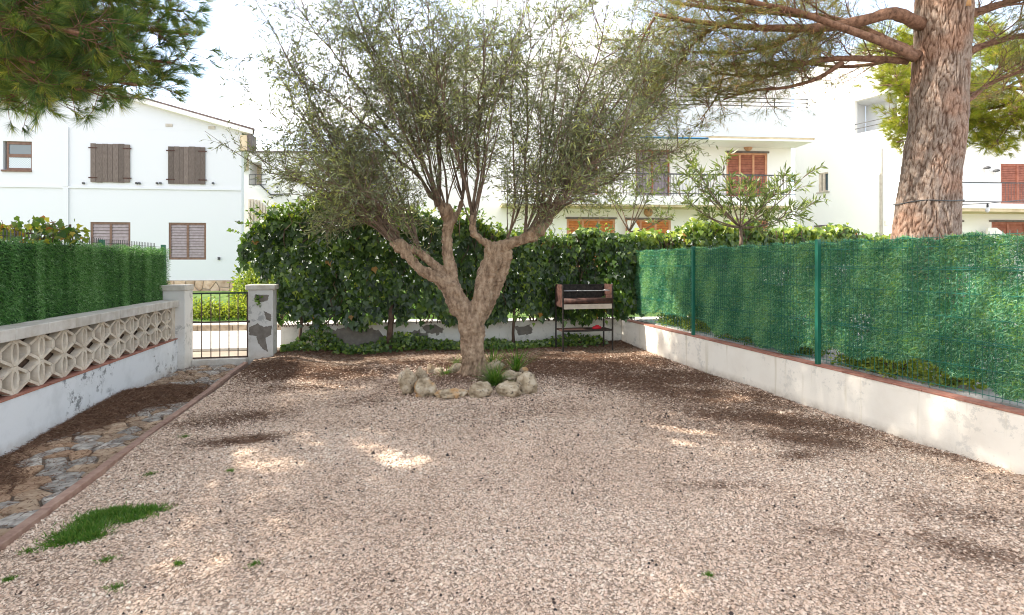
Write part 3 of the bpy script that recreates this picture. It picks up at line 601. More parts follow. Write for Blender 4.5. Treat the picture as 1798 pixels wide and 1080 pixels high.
# leafy sprays sticking out of the top on the street-end of the hedge
spr = MB(); PL = []; DL = []
for i in range(190):
    x0 = RNG.uniform(-1.95, 4.4) if i > 75 else RNG.uniform(-2.4, -.2); zt_ = hedge_top(x0); q = Vector((x0, 10.05+RNG.uniform(-.15, .3), zt_-.15)); pts = [q.copy()]; d = Vector((RNG.normal(-.25 if x0 < -1.2 else 0, .5), RNG.normal(0, .3), 1)).normalized()
    for s_ in range(6):
        q = q+d*RNG.uniform(.05, .085); d = (d+Vector((RNG.normal(0, .2), RNG.normal(0, .2), -.10))).normalized(); pts.append(q.copy())
        for _ in range(2): PL.append(tuple(q)); DL.append((RNG.normal(), RNG.normal(), RNG.normal(-.4, .5)))
    spr.tube(pts, [.004]*7, 3)
spr.build('stem', 'dead_brown', ivy, kind='stuff')
n_ = len(PL); V, F = ivy_leaves(np.array(PL), np.array(DL), rdir(n_)+[0, -.4, .6], RNG.uniform(.045, .09, n_)); big('young_leaves', V, F, 'ivy_leaf', ivy, tint=np.repeat(np.clip(RNG.normal(.68, .2, n_), 0, .96), 3), kind='stuff')
# dark fence core so that the hedge has a body
core = MB()
for i in range(420):
    x0 = RNG.uniform(-1.9, 12.2); q = Vector((x0, 10.12+RNG.uniform(-.06, .1), .5 if x0 < 4.7 else 1.0)); pts = [q.copy()]
    while q.z < hedge_top(q.x)-.12 and len(pts) < 14:
        q = q+Vector((RNG.normal(0, .07), RNG.normal(0, .03), RNG.uniform(.1, .2))); pts.append(q.copy())
    core.tube(pts, .008, 4)
core.build('woody_stem', 'dead_brown', ivy, kind='stuff')
for px, w in ((685, .055), (902, .03), (527, .025)):
    b_ = at_y(px, 600, 9.98); MB().tube([(b_.x, 9.98, .0), (b_.x-.01, 9.99, .3), (b_.x+.02, 10.02, .62), (b_.x+.03, 10.1, 1.1)], [w*1.15, w, w*.95, w*.7], 12, .3).build('trunk', 'dead_brown', ivy, True)
# backing lattice (wire fence the ivy grows on)
lat = MB()
for i in range(60): lat.box(-1.8+i*.105, -1.796+i*.105, 10.19, 10.194, .53, 2.05)
for i in range(9): lat.box(-1.8, 4.6, 10.186, 10.19, .6+i*.17, .604+i*.17)
lat.build('wire_lattice', 'wire', ivy, kind='stuff')
# low ivy running along the foot of the wall
def low_h(x): return .08+.07*max(0, math.sin(x*1.9+.6))+.06*max(0, math.sin(x*4.1))+.35*math.exp(-((x+1.15)/.28)**2)+.12*math.exp(-((x-.1)/.4)**2)
n_ = 3800; x = RNG.uniform(-1.75, 4.1, n_)
hh = np.array([low_h(a) for a in x]); z = .06+hh*RNG.random(n_)*1.0; y = 10.2-.05-(.36-.5*np.clip(z-.1, 0, .5))*RNG.random(n_)
k = (x < 3.2) | (RNG.random(n_) < .5); x, y, z = x[k], y[k], z[k]; n_ = len(x)
V, F = ivy_leaves(np.stack([x, y, z+ground_z(x, y)-.04], 1), np.stack([RNG.normal(0, .6, n_), -.4+RNG.normal(0, .4, n_), -.5+RNG.normal(0, .5, n_)], 1), np.stack([RNG.normal(0, .4, n_), -.8*np.ones(n_), .7+RNG.normal(0, .3, n_)], 1), RNG.uniform(.04, .085, n_))
big('creeping_ivy', V, F, 'ivy_leaf', ivy, tint=np.repeat(np.clip(RNG.normal(.5, .2, n_), 0, .9), 3), kind='stuff')
# ------------------------------------------------------------------ cream wall, wire fence and artificial hedge on the other side
XR = 4.60
rw = thing('boundary_wall', 'long low cream white wall edged with red brown tiles along the gravel', 'wall', (XR, 0, 0))
RWM = MB(); ys = np.arange(-1.5, 10.26, .25); prev = None
RWM.box(0, .2, -1.5, 10.25, -.1, .470)
RWM.build('wall_body', 'right_wall', rw)
y = 1.0
while y < 10.2:
    L = min(.29, 10.24-y); o = box('ledge_tile', 'terracotta', rw, -.008+random.uniform(-.004, .004), .135, y+.003, y+L-.003, .4715, .488, .003); y += L
big('neighbour_paving', np.array([(4.735, -2, .474), (13, -2, .474), (13, 10.2, .474), (4.735, 10.2, .474)]), np.array([(0, 1, 2, 3)]), 'paving', kind='structure')
pv = bpy.data.objects['neighbour_paving']
for j in range(12):
    for i in range(2):
        box('paving_slab', 'paving', pv, 4.80+i*.5+.004, 5.30+i*.5-.004, 2.8+j*.6+.004, 3.4+j*.6-.004, .475, .492)
fn = thing('wire_fence', 'dark green welded wire fence with square posts on the cream wall', 'fence', (XR+.045, 0, 0))
POSTY = [10.17, 7.67, 5.145, 2.63]
for y in POSTY:
    box('post', 'green_metal', fn, -.022, .022, y-.022, y+.022, .489, 1.868, .003)
wr = MB()
for i in range(150):
    y = 2.7+i*.05; yy = y
    if min(abs(y-q) for q in POSTY) < .03: continue
    wr.add([(.026, y-.0017, .52), (.026, y+.0017, .52), (.030, y, .52), (.026, y-.0017, 1.86), (.026, y+.0017, 1.86), (.030, y, 1.86)], [(0, 1, 4, 3), (1, 2, 5, 4), (2, 0, 3, 5)])
for z in (.55, .75, .95, .97, 1.15, 1.35, 1.55, 1.57, 1.75, 1.83):
    wr.box(.020, .025, 2.66, 10.15, z-.0025, z+.0025)
wr.build('wire_mesh', 'wire', fn, kind='stuff')
def screen_foliage(n, x, y0, y1, zb, zt, side, mat, name, parent, L0, L1, W, band, gaps=None, tb=.45, thick=.05):
    y = RNG.uniform(y0, y1, n); zb_ = zb(y); zt_ = zt(y); z = zb_+(zt_-zb_)*RNG.random(n)
    bn = band(y, z); k = RNG.random(n) < bn
    if gaps is not None: k &= RNG.random(n) > gaps(y, z)
    y, z, bn = y[k], z[k], bn[k]; n = len(y)
    xx = x+side*(thick*(bn-.5)+RNG.uniform(-.03, .03, n))
    D = np.stack([side*RNG.uniform(.1, 1.0, n), RNG.normal(0, .6, n), RNG.normal(-.25, .6, n)], 1)
    V, F = blades(np.stack([xx, y, z], 1), D, RNG.uniform(L0, L1, n), W)
    t = np.clip(tb+(bn-.7)*.7+RNG.normal(0, .26, n), 0, 1)
    return big(name, V, F, mat, parent, tint=t, kind='stuff')
def bandL(y, z):
    w = .5*np.sin(y*3.1)+.35*np.sin(y*7.7+2); return np.clip(.74+.16*np.sin(y*7.3+w*2.6+.3*np.sin(z*4))+.13*np.sin(y*17.3+w*3+z)+.10*np.sin(y*37+z*3)+.10*np.sin(y*2.1)*np.sin(z*5+y), .16, 1)
sc1 = thing('artificial_hedge', 'bright green artificial hedge screen standing above the pierced block wall', 'hedge', (0, 0, 0))
Y1S = at_x(297, 450, -3.31).y
screen_foliage(230000, -3.33, 2.4, Y1S, lambda y: .50+0*y, lambda y: 1.835+.012*np.sin(y*13), 1, 'screen_left', 'foliage', sc1, .022, .048, .0024, bandL)
bk = MB(); bk.box(-3.40, -3.385, 2.3, Y1S-.01, .3, 1.80); bk.build('backing_mat', simple('dark_backing', (.006, .02, .006), (.012, .035, .012), 20, .9), sc1)
fl = thing('wire_fence', 'green wire fence with spiked tips and square post caps above the artificial hedge', 'fence', (-3.47, 0, 0))
for px in (178, 287):
    y = at_x(px, 430, -3.47).y
    box('post', 'green_metal', fl, -.03, .03, y-.03, y+.03, .3, 1.90, .003)
y = at_x(40, 430, -3.47).y; box('post', 'green_metal', fl, -.03, .03, 2.9, 2.96, .3, 1.90, .003)
wr = MB()
for i in range(135):
    y = 2.4+i*.052
    if y > Y1S+.15: break
    wr.box(-.003, .003, y-.003, y+.003, .5, 1.915)
for z in (1.70, 1.86): wr.box(.0035, .0085, 2.4, Y1S+.12, z-.003, z+.003)
wr.build('wire_mesh', 'rail', fl, kind='stuff')
sc2 = thing('artificial_hedge', 'blue green artificial hedge screen with ragged hem behind the wire fence', 'hedge', (0, 0, 0))
def bandR(y, z): return np.clip(.74+.18*np.sin(y*6.2+1.2*np.sin(z*2.3))+.14*np.sin(y*15+z*5)+.1*np.sin(z*9+y*3), .12, 1)
def gapR(y, z):
    g = .75*np.exp(-((y-5.55)**2/.012+(z-1.25)**2/.25)) + .8*np.exp(-((y-5.3)**2/.02+(z-.95)**2/.10))
    g += .25*np.clip((3.7-y)/.8, 0, 1)*(.5+.5*np.sin(y*31)*np.sin(z*24))
    return np.clip(g, 0, .97)
def hemR(y): return .63+.07*np.sin(y*1.7+.6)+.04*np.sin(y*5.1)+.03*np.sin(y*13)+.10*np.clip((y-7.2)/1.0, 0, 1)
screen_foliage(500000, 4.722, 2.7, 10.1, hemR, lambda y: 1.835+.018*np.sin(y*11)+.01*np.sin(y*29), -1, 'screen_right', 'foliage', sc2, .022, .046, .0040, bandR, gapR, .56, .05)
n_ = 60; wb = MB()
for i in range(90):
    y = 2.8+i*.08; pts = [(4.735+RNG.normal(0, .004), y+.02*math.sin(k*1.3+i), .7+k*.28) for k in range(5)]; wb.tube(pts, .003, 3, cap=False)
wb.build('twisted_wire', 'wire', sc2, kind='stuff')
# planting seen under and through the screen
def leafy(name, label, cat, c, rad, n, size, mat, group=None, tm=.5, lobed=False, stems=7, shape='dome'):
    t = thing(name, label, cat, c, 0, group); u = RNG.normal(size=(n, 3)); u /= np.linalg.norm(u, axis=1)[:, None]; r = RNG.random(n)**.4
    P = u*r[:, None]*np.array(rad); P[:, 2] = np.abs(P[:, 2])*1.0+.02
    P *= (1+.28*np.array([mnoise.fractal((a[0]*3/rad[0]+c[0], a[1]*3/rad[1]+c[1], a[2]*3/rad[2]), .7, 2, 3) for a in u]))[:, None]
    D = unit(u+RNG.normal(0, .6, (n, 3))); T = np.clip(RNG.normal(tm, .22, n)+.15*u[:, 2], 0, 1)
    if lobed: V, F = ivy_leaves(P, D, u+[0, 0, .6]+RNG.normal(0, .4, (n, 3)), RNG.uniform(.7, 1.2, n)*size); T = np.repeat(T, 3)
    else: V, F = leaves(P, D, RNG.uniform(.7, 1.2, n)*size, size*.27, .25)
    big('foliage', V, F, mat, t, tint=T, kind='stuff'); mb = MB()
    for i in range(stems):
        a = 6.28*i/stems; e = Vector((math.cos(a)*rad[0]*.6, math.sin(a)*rad[1]*.6, rad[2]*.75)); mb.tube([(0, 0, -.03), tuple(e*.5+Vector((0, 0, rad[2]*.1))), tuple(e)], [.012, .009, .004], 5)
    mb.build('stem', 'dead_brown', t, kind='stuff'); return t
for (y, x, r, h, tm, lab) in [(3.95, 5.0, .30, .20, .75, 'yellow green low shrub at the near end of the tiled wall'), (4.45, 4.93, .26, .20, .75, 'yellow green leafy shrub behind the tiles beside the bare paving'), (4.85, 4.95, .28, .17, .6, 'low green shrub right behind the nearer fence post'),
        (5.75, 4.98, .33, .24, .45, 'dark low shrub between the two fence posts'), (6.4, 4.98, .34, .28, .45, 'green shrub midway between the two fence posts'), (7.05, 4.97, .34, .34, .55, 'leafy shrub just before the farther fence post'), (8.1, 5.0, .40, .33, .6, 'shrub beyond the farther fence post'), (8.9, 5.0, .42, .3, .55, 'shrub behind the fence near the barbecue corner')]:
    leafy('low_shrub', lab, 'shrub', (x, y, .49), (.24, r, h), int(900*r/.3), .045, 'light_leaf', 'low shrubs behind the wire fence', tm)
for (x, y, r, h, lab) in [(6.3, 3.6, .7, 1.1, 'green shrub glimpsed through the thin end of the screen before the pine'), (6.0, 5.0, .6, .95, 'shrub glimpsed through the torn slit of the screen beside the nearer post'), (6.2, 7.2, .7, 1.0, 'shrub behind the screen between the two posts'), (6.0, 8.6, .7, 1.0, 'shrub behind the screen at the barbecue end')]:
    leafy('garden_shrub', lab, 'shrub', (x, y, .48), (r, r, h), 2500, .07, 'light_leaf', 'shrubs in the neighbouring garden', .5)
# ------------------------------------------------------------------ barbecue
bq = at_z(988, 624); bx0, by0 = at_y(988.5, 560, 9.35).x, 9.35; bx1 = at_y(1075.5, 560, 9.35).x
W = bx1-bx0; bb = thing('barbecue', 'rusty charcoal barbecue on four thin legs with a lower shelf', 'barbecue', (bx0, by0, .02))
zt, zs = at_y(988, 500, by0).z-.02, at_y(988, 582, by0).z-.02; dpt = .42; t_ = .024
zp = at_y(988, 540, by0).z-.02
for (x, y) in ((0, 0), (W, 0), (0, dpt), (W, dpt)):
    box('leg', 'dark_steel', bb, x-t_/2, x+t_/2, y-t_/2, y+t_/2, 0, zt if x == 0 and y == 0 else zt-.02)
box('side_panel', 'rust', bb, -.009, -.005, t_/2+.001, dpt-t_/2-.001, zp, zt, .0); box('side_panel', 'rust', bb, W+.005, W+.009, t_/2+.001, dpt-t_/2-.001, zp, zt)
box('back_panel', 'dark_steel', bb, t_/2, W-t_/2, dpt-.004, dpt, zp, zt-.01)
box('firebox_floor', 'dark_steel', bb, t_/2, W-t_/2, .02, dpt-.006, zp+.07, zp+.075)
zf = at_y(1030, 523, by0).z-.02; zf2 = at_y(1030, 533.5, by0).z-.02
MB().tube([(t_/2, -.004, (zf+zf2)/2), (W-t_/2, -.004, (zf+zf2)/2)], (zf-zf2)/2, 14).build('front_roll', 'rust', bb, True)
box('heat_board', 'cream_board', bb, t_/2+.002, W-t_/2-.002, -.010, .002, at_y(1030, 542.5, by0).z-.02, zf2-.004, .002)
g = MB(); zg = at_y(1030, 511, by0).z-.02
for i in range(26): g.tube([(.05+i*(W-.1)/25, .04, zg), (.05+i*(W-.1)/25, dpt-.06, zg-.01)], .0025, 4)
g.tube([(.04, .04, zg), (W-.04, .04, zg)], .005, 6).tube([(.04, dpt-.06, zg-.01), (W-.04, dpt-.06, zg-.01)], .005, 6); g.build('grill_grate', 'chrome', bb)
MB().tube([(.26, .035, zg+.01), (.26, -.05, zg+.015), (.36, -.05, zg+.015), (.36, .035, zg+.01)], .006, 6).build('grate_handle', 'chrome', bb, True)
MB().tube([(W-.18, .035, zg+.01), (W-.18, -.05, zg+.02), (W-.08, -.05, zg+.02), (W-.08, .035, zg+.01)], .006, 6).build('grate_handle', 'chrome', bb, True)
box('top_bar', 'dark_steel', bb, t_/2+.001, W-t_/2-.001, dpt-.012, dpt+.008, zt-.03, zt-.012)
box('lower_shelf', 'rust', bb, .002, W-.002, .004, dpt-.004, zs-.012, zs+.012, .0); box('shelf_lip', 'dark_steel', bb, t_/2+.001, W-t_/2-.001, -.012, .003, zs-.015, zs+.022)
rc = thing('red_item', 'small bright red crumpled item lying on the barbecue shelf', 'item', (bx0+W*.74, by0+.14, .02+zs+.012))  # unidentified small red object, given a crumpled shape
mb = MB(); rr = random.Random(3); K = 10; prof = [(.06, 0), (.075, .015), (.07, .035), (.045, .05), (.02, .055), (.028, .07)]
vs = [((r+rr.uniform(-.012, .012))*math.cos(6.283*j/K)*1.2, (r+rr.uniform(-.012, .012))*math.sin(6.283*j/K)*.8, z+rr.uniform(-.003, .004) if z else 0) for r, z in prof for j in range(K)]
mb.add(vs, [(i*K+j, i*K+(j+1) % K, (i+1)*K+(j+1) % K, (i+1)*K+j) for i in range(5) for j in range(K)]+[tuple(range(50, 60))]); mb.build('red_item_body', 'red', rc, True)
# ------------------------------------------------------------------ olive tree
DO = 7.62
def op(px, py, dd=0.0): return at_d(px, py, DO+dd)
olive = thing('olive_tree', 'old olive tree with forked trunk and airy grey green crown in a stone ring', 'tree', (0, 0, 0))
mb = MB()
def wr_(w): return w/2*DO/FPX      # photo width in px -> radius in m
LIMBS = [
 ([(833, 676, 0), (832, 655, 0), (830, 625, 0), (829, 595, 0), (828, 572, 0), (828, 552, 0)], [58, 44, 40, 37, 41, 42]),
 ([(826, 572, 0), (815, 548, -.02), (803, 528, -.02), (794, 508, -.02), (788, 496, 0)], [34, 36, 34, 33, 24]),
 ([(796, 516, -.03), (778, 497, -.05), (758, 483, -.08), (737, 472, -.1), (722, 456, -.12), (711, 442, -.12), (702, 433, -.12)], [24, 22, 19, 17, 15, 16, 22]),
 ([(796, 505, .02), (778, 478, .06), (758, 462, .06), (738, 444, 0), (720, 436, -.06), (704, 430, -.1)], [20, 15, 15, 14, 14, 16]),
 ([(796, 508, 0), (793, 485, .02), (789, 460, .04), (785, 435, .05), (784, 410, .05), (789, 388, .03), (782, 368, 0), (772, 360, -.03)], [26, 22, 20, 17, 17, 20, 22, 14]),
 ([(832, 575, 0), (840, 548, 0), (846, 520, 0), (853, 495, .02), (862, 468, .02), (869, 450, .02), (872, 440, .02)], [30, 32, 32, 34, 34, 38, 34]),
 ([(850, 560, .06), (862, 530, .10), (873, 500, .1), (882, 475, .08), (888, 452, .05), (888, 438, .03)], [14, 17, 20, 22, 24, 22]),
 ([(868, 442, .02), (890, 429, 0), (905, 424, -.03), (920, 421, -.05), (936, 413, -.06), (946, 400, -.06), (953, 388, -.05)], [26, 20, 17, 18, 22, 20, 14]),
 ([(872, 440, 0), (858, 430, -.05), (845, 422, -.08), (832, 410, -.1), (829, 396, -.1), (831, 378, -.1)], [22, 14, 12, 13, 12, 14]),
 ([(935, 412, -.05), (952, 402, .05), (966, 388, .15), (974, 372, .2)], [16, 14, 10, 8]),
 ([(784, 400, .04), (795, 388, .1), (806, 370, .2), (812, 350, .25)], [14, 11, 9, 7]),
]
rr = random.Random(5)
for pts, w in LIMBS:
    P = []; R = []
    for i in range(len(pts)-1):
        for k in range(4):
            t = k/4; P.append(Vector(op(*[a+(b_-a)*t for a, b_ in zip(pts[i], pts[i+1])]))+Vector((rr.uniform(-.004, .004), rr.uniform(-.004, .004), 0))); R.append(wr_(w[i]+(w[i+1]-w[i])*t)*rr.uniform(.97, 1.05))
    P.append(op(*pts[-1])); R.append(wr_(w[-1])*.8); mb.tube(P, R, 18, .35)
for (px, py, dd, w) in [(702, 432, -.12, 26), (712, 446, -.13, 18), (784, 372, 0, 26), (946, 404, -.06, 26), (931, 415, -.05, 20), (866, 438, -.02, 28), (812, 545, -.12, 14), (796, 500, -.1, 12), (745, 478, -.12, 12), (690, 428, -.1, 12), (840, 655, -.1, 18), (820, 660, -.08, 16)]:
    c = Vector(op(px, py, dd)); r = wr_(w); mb.lathe([(r*.2, -r), (r*.75, -r*.7), (r, 0), (r*.8, r*.65), (r*.2, r)], 12, c)
for a in range(7):      # root flare
    an = a*.9+.3; b_ = Vector((op(833, 668).x, op(833, 668).y, 0)); e = Vector((math.cos(an), math.sin(an), 0)); mb.tube([b_+Vector((0, 0, .35)), b_+e*.10+Vector((0, 0, .16)), b_+e*.24+Vector((0, 0, .0))], [.10, .085, .04], 10, .3)
trunk = mb.build('trunk', 'olive_bark', olive, True)
md = trunk.modifiers.new('join', 'REMESH'); md.mode = 'VOXEL'; md.voxel_size = .013; md.use_smooth_shade = True
md = trunk.modifiers.new('soften', 'SMOOTH'); md.iterations = 3; md.factor = .5
tx = bpy.data.textures.new('gnarl', 'CLOUDS'); tx.noise_scale = .05; tx.noise_depth = 5
md = trunk.modifiers.new('gnarl', 'DISPLACE'); md.texture = tx; md.strength = .05; md.mid_level = .5; md.texture_coords = 'GLOBAL'
# whips and twigs
tw = MB(); LP, LD, LT = [], [], []; rg = random.Random(11)
CEN = Vector(op(830, 230, 0)); 
def in_crown(q, pad=1.0):
    d = q-CEN; return (d.x/2.95)**2+(d.y/2.5)**2+((d.z-.4)/2.75)**2 < pad
def twig(q, d, L, r, tone, droop):
    n_ = max(4, int(L/.06)); st = L/n_; pts = [q.copy()]; q = q.copy(); d = d.copy()
    for i in range(n_):
        d = (d+Vector((rg.gauss(0, .10), rg.gauss(0, .10), rg.gauss(0, .08)-droop))).normalized(); q2 = q+d*st
        for _ in range(2 if rg.random() < .55 else 1):
            s_ = Vector((rg.gauss(0, 1), rg.gauss(0, 1), rg.gauss(0, 1))); s_ = (s_-d*s_.dot(d)).normalized()
            f = rg.random(); LP.append(q*(1-f)+q2*f); LD.append(s_*.8+d*.75); LT.append(tone)
        q = q2; pts.append(q.copy())
    pp_ = [pts[0], pts[len(pts)//2], pts[-1]]; tw.tube(pp_, [r, r*.7, r*.35], 3, cap=False)
def whip(q, d, L, r, droop=.0, tone=.5, dens=1.0, start=.18):
    n_ = int(L/.09); pts = [q.copy()]; q = q.copy(); d = d.normalized()
    for i in range(n_):
        d = (d+Vector((rg.gauss(0, .055), rg.gauss(0, .055), .02-droop*(i/n_)))).normalized(); q = q+d*.09; pts.append(q.copy())
        f = i/n_
        if f > start:
            for _ in range(2 if rg.random() < dens else 1):
                s_ = Vector((rg.gauss(0, 1), rg.gauss(0, 1), rg.gauss(0, .5))); s_ = (s_-d*s_.dot(d)).normalized()
                if not in_crown(q, 1.25): continue
                twig(q, (s_*.75+d*.6).normalized(), rg.uniform(.16, .46)*(1-.35*f), .0028, tone+rg.gauss(0, .1), rg.uniform(-.01, .07))
    tw.tube(pts, [max(.0025, r*(1-.85*i/len(pts))) for i in range(len(pts))], 5, cap=False)
KN = [(702, 430, -.12), (712, 440, -.1), (690, 428, -.1), (740, 444, 0), (772, 360, 0), (784, 372, 0), (812, 350, .25), (831, 380, -.1), (829, 400, -.1), (890, 424, 0), (920, 418, -.05), (946, 400, -.06), (953, 388, -.05), (974, 372, .2), (936, 410, -.1)]
for i, (px, py, dd) in enumerate(KN):
    for s_ in range(5):
        base = Vector(op(px, py, dd)); side = (px-830)/150.0
        az = rg.gauss(0, 1); d = Vector((side*rg.uniform(.25, 1.1)+rg.gauss(0, .22), rg.gauss(0, .5), 1.0)).normalized()
        d = Vector((d.x*CT+d.y*ST, -d.x*ST+d.y*CT, d.z))
        whip(base, d, rg.uniform(1.6, 3.7), rg.uniform(.008, .018), rg.uniform(0, .05), rg.choice((.2, .35, .5, .6, .75, .95)), .8, rg.uniform(.12, .35))
# wide arching limbs that fill the sides of the crown
for (px, py, dd, ex, ey, ed, L) in [(700, 430, -.1, 560, 330, -.6, 2), (700, 430, -.1, 520, 200, .2, 3), (700, 430, -.1, 600, 260, .7, 2), (702, 432, -.1, 500, 100, -.2, 3), (705, 430, 0, 640, 340, -.9, 2), (770, 360, 0, 560, 150, -.6, 3), (770, 360, 0, 640, 60, .6, 3), (772, 362, 0, 690, 40, -.8, 3), (772, 360, 0, 760, 20, .2, 3),
        (953, 388, 0, 1190, 260, .2, 3), (974, 372, .2, 1120, 200, .9, 3), (953, 388, 0, 1180, 150, -.4, 3), (930, 410, 0, 1000, 350, -1.0, 2), (953, 388, 0, 1060, 60, -.6, 3), (950, 390, 0, 990, 20, .6, 3), (831, 380, 0, 850, 80, -.9, 3), (920, 415, 0, 930, 60, .1, 3), (974, 372, 0, 1160, 60, .5, 3), (946, 400, 0, 1090, 250, -1.2, 3),
        (772, 360, 0, 590, -60, .3, 3), (772, 360, 0, 540, 40, -.2, 3), (700, 430, 0, 480, 300, -.2, 3), (770, 360, 0, 600, 10, 0, 3), (831, 380, 0, 760, 120, -1.1, 3), (812, 350, .2, 820, 60, 1.0, 3)]:
    a = Vector(op(px, py, dd)); b_ = Vector(op(ex, ey, ed)); M_ = (a+b_)/2+Vector((0, 0, .18)); pts = []
    for k in range(13):
        t = k/12; q = a*(1-t)**2+M_*2*t*(1-t)+b_*t*t+Vector((rg.gauss(0, .02), rg.gauss(0, .02), rg.gauss(0, .02))); pts.append(q)
    r0 = .022; tw.tube(pts, [r0*(1-.7*k/12) for k in range(13)], 6, cap=False)
    for k in range(3, 13):
        d = (pts[min(k+1, 12)]-pts[k-1]).normalized()
        for _ in range(3):
            s_ = Vector((rg.gauss(0, 1), rg.gauss(0, 1), rg.gauss(.35, .7))); whip(pts[k], (s_.normalized()*.8+d*.5), rg.uniform(.35, 1.0), .007, rg.uniform(0, .12), rg.uniform(.25, .8), .7, .1)
tw.build('branches', 'olive_twig', olive, kind='stuff')
P = np.array([tuple(a) for a in LP]); D = np.array([tuple(a) for a in LD]); T = np.clip(np.array(LT)+RNG.normal(0, .18, len(P)), 0, 1)
# thin out a little behind, keep the near half denser
V, F = leaves(P, D, RNG.uniform(.055, .105, len(P)), RNG.uniform(.0052, .0085, len(P)), .2)
big('foliage', V, F, 'olive_leaf', olive, tint=T, kind='stuff')
print('olive leaves', len(P))
# ------------------------------------------------------------------ boulders and plants round the olive
def boulder(px, pyb, w, h, label, seed, dep=.8, z0=None):
    """w, h in photo px at its own distance"""
    p = at_z(px, pyb-2); d = (p-O).dot(Vector((ST, CT, 0))); sx, sz = w*d/FPX/2, h*d/FPX
    import bmesh
    bm = bmesh.new(); bmesh.ops.create_icosphere(bm, subdivisions=4, radius=1)
    rs = random.Random(seed); off = Vector((rs.uniform(0, 50), rs.uniform(0, 50), rs.uniform(0, 50)))
    for v in bm.verts:
        q = v.co.copy(); n1 = mnoise.fractal(q*1.1+off, .8, 2, 3); n2 = mnoise.noise(q*3.4+off)
        cell = mnoise.voronoi(q*2.6+off)[0][0]
        pit = max(0, .30-cell)*.9
        v.co = q*(1+.34*n1+.12*n2-pit); v.co = Vector((v.co.x*sx*1.05, v.co.y*sx*dep, v.co.z*sz*.56+sz*.42))
    me = bpy.data.meshes.new('boulder'); bm.to_mesh(me); bm.free()
    o = link('boulder', me, 'boulder', None, True); o.location = (p.x, p.y+sx*dep*.6, -.015); o.rotation_euler = (0, 0, rs.uniform(-.3, .3)); o['label'] = label; o['category'] = 'stone'; o['group'] = 'stones ringing the olive tree'
for a in [(716, 693, 30, 44, 'tall pale pitted boulder at the outer end of the stone ring nearest the gate', 1), (738, 679, 21, 33, 'dark mossy round boulder second in the ring from the gate side', 2), (746, 699, 36, 32, 'pointed white boulder with deep holes in the ring', 3), (794, 702, 52, 18, 'flat grey oval stone lying at the front of the ring', 4),
          (845, 700, 40, 28, 'ochre speckled boulder in front of the olive trunk', 5), (896, 698, 42, 26, 'orange tinged blocky boulder in the ring beside the grass tuft', 6), (928, 693, 34, 40, 'large pale rounded boulder at the barbecue side of the ring', 7), (902, 672, 34, 20, 'low grey stone behind the orange tinged boulder', 8), (870, 656, 34, 22, 'pale stone behind the trunk half hidden by grass', 9),
          (802, 662, 26, 22, 'stone with dark hollow just behind the trunk', 10), (757, 657, 14, 17, 'small white upright stone at the back of the ring', 11), (771, 660, 16, 14, 'small rough stone beside the strappy seedling', 12), (921, 659, 15, 14, 'small white stone topping the ring at its far side', 13)]:
    boulder(*a)
def strap_plant(px, py, h, n, spread, label, seed, mat='grass', w=.0045, name='strap_leaf_plant', arch=.9, rosette=False):
    p = at_z(px, py); t = thing(name, label, 'plant', (p.x, p.y, float(ground_z(p.x, p.y)))); rs = random.Random(seed); V = []; F = []; T = []
    for i in range(n):
        az = rs.uniform(0, 6.28); el = rs.uniform(.5, 1.35) if not rosette else rs.uniform(.15, 1.1); L = h*rs.uniform(.55, 1.1); d = Vector((math.cos(az)*math.cos(el), math.sin(az)*math.cos(el), math.sin(el))); q = Vector((rs.gauss(0, .02), rs.gauss(0, .02), 0)); x = d.cross(Vector((0, 0, 1))).normalized(); K = 6
        for k in range(K+1):
            ww = w*(1-.9*(k/K)**1.5); V += [tuple(q-x*ww), tuple(q+x*ww)]
            d = (d+Vector((0, 0, -arch*spread/K))).normalized(); q = q+d*L/K
        b_ = len(V)-2*(K+1)
        for k in range(K): F.append((b_+2*k, b_+2*k+1, b_+2*k+3, b_+2*k+2)); T.append(rs.random())
    big('leaves', np.array(V), np.array(F), mat, t, tint=np.array(T), smooth=True, kind='stuff'); return t
strap_plant(868, 680, .36, 420, .9, 'dense bright green grass tuft in the ring at the foot of the olive', 1, w=.004, name='grass_tuft')
strap_plant(906, 655, .55, 60, .35, 'stiff spiky leaved plant leaning out behind the ring toward the barbecue', 2, w=.008, name='spiky_plant')
strap_plant(866, 650, .50, 50, .3, 'upright spiky leaved plant close beside the lit side of the trunk', 3, w=.008, name='spiky_plant')
strap_plant(782, 662, .27, 40, .8, 'arching strap leaved seedling in the ring on the gate side of the trunk', 4, w=.008, rosette=True)
strap_plant(800, 640, .28, 60, 1.0, 'thin olive green grass tuft behind the ring', 5, w=.003, name='grass_tuft')
strap_plant(838, 668, .30, 40, .5, 'wispy grass tuft rising right against the trunk', 6, w=.0025, name='grass_tuft')
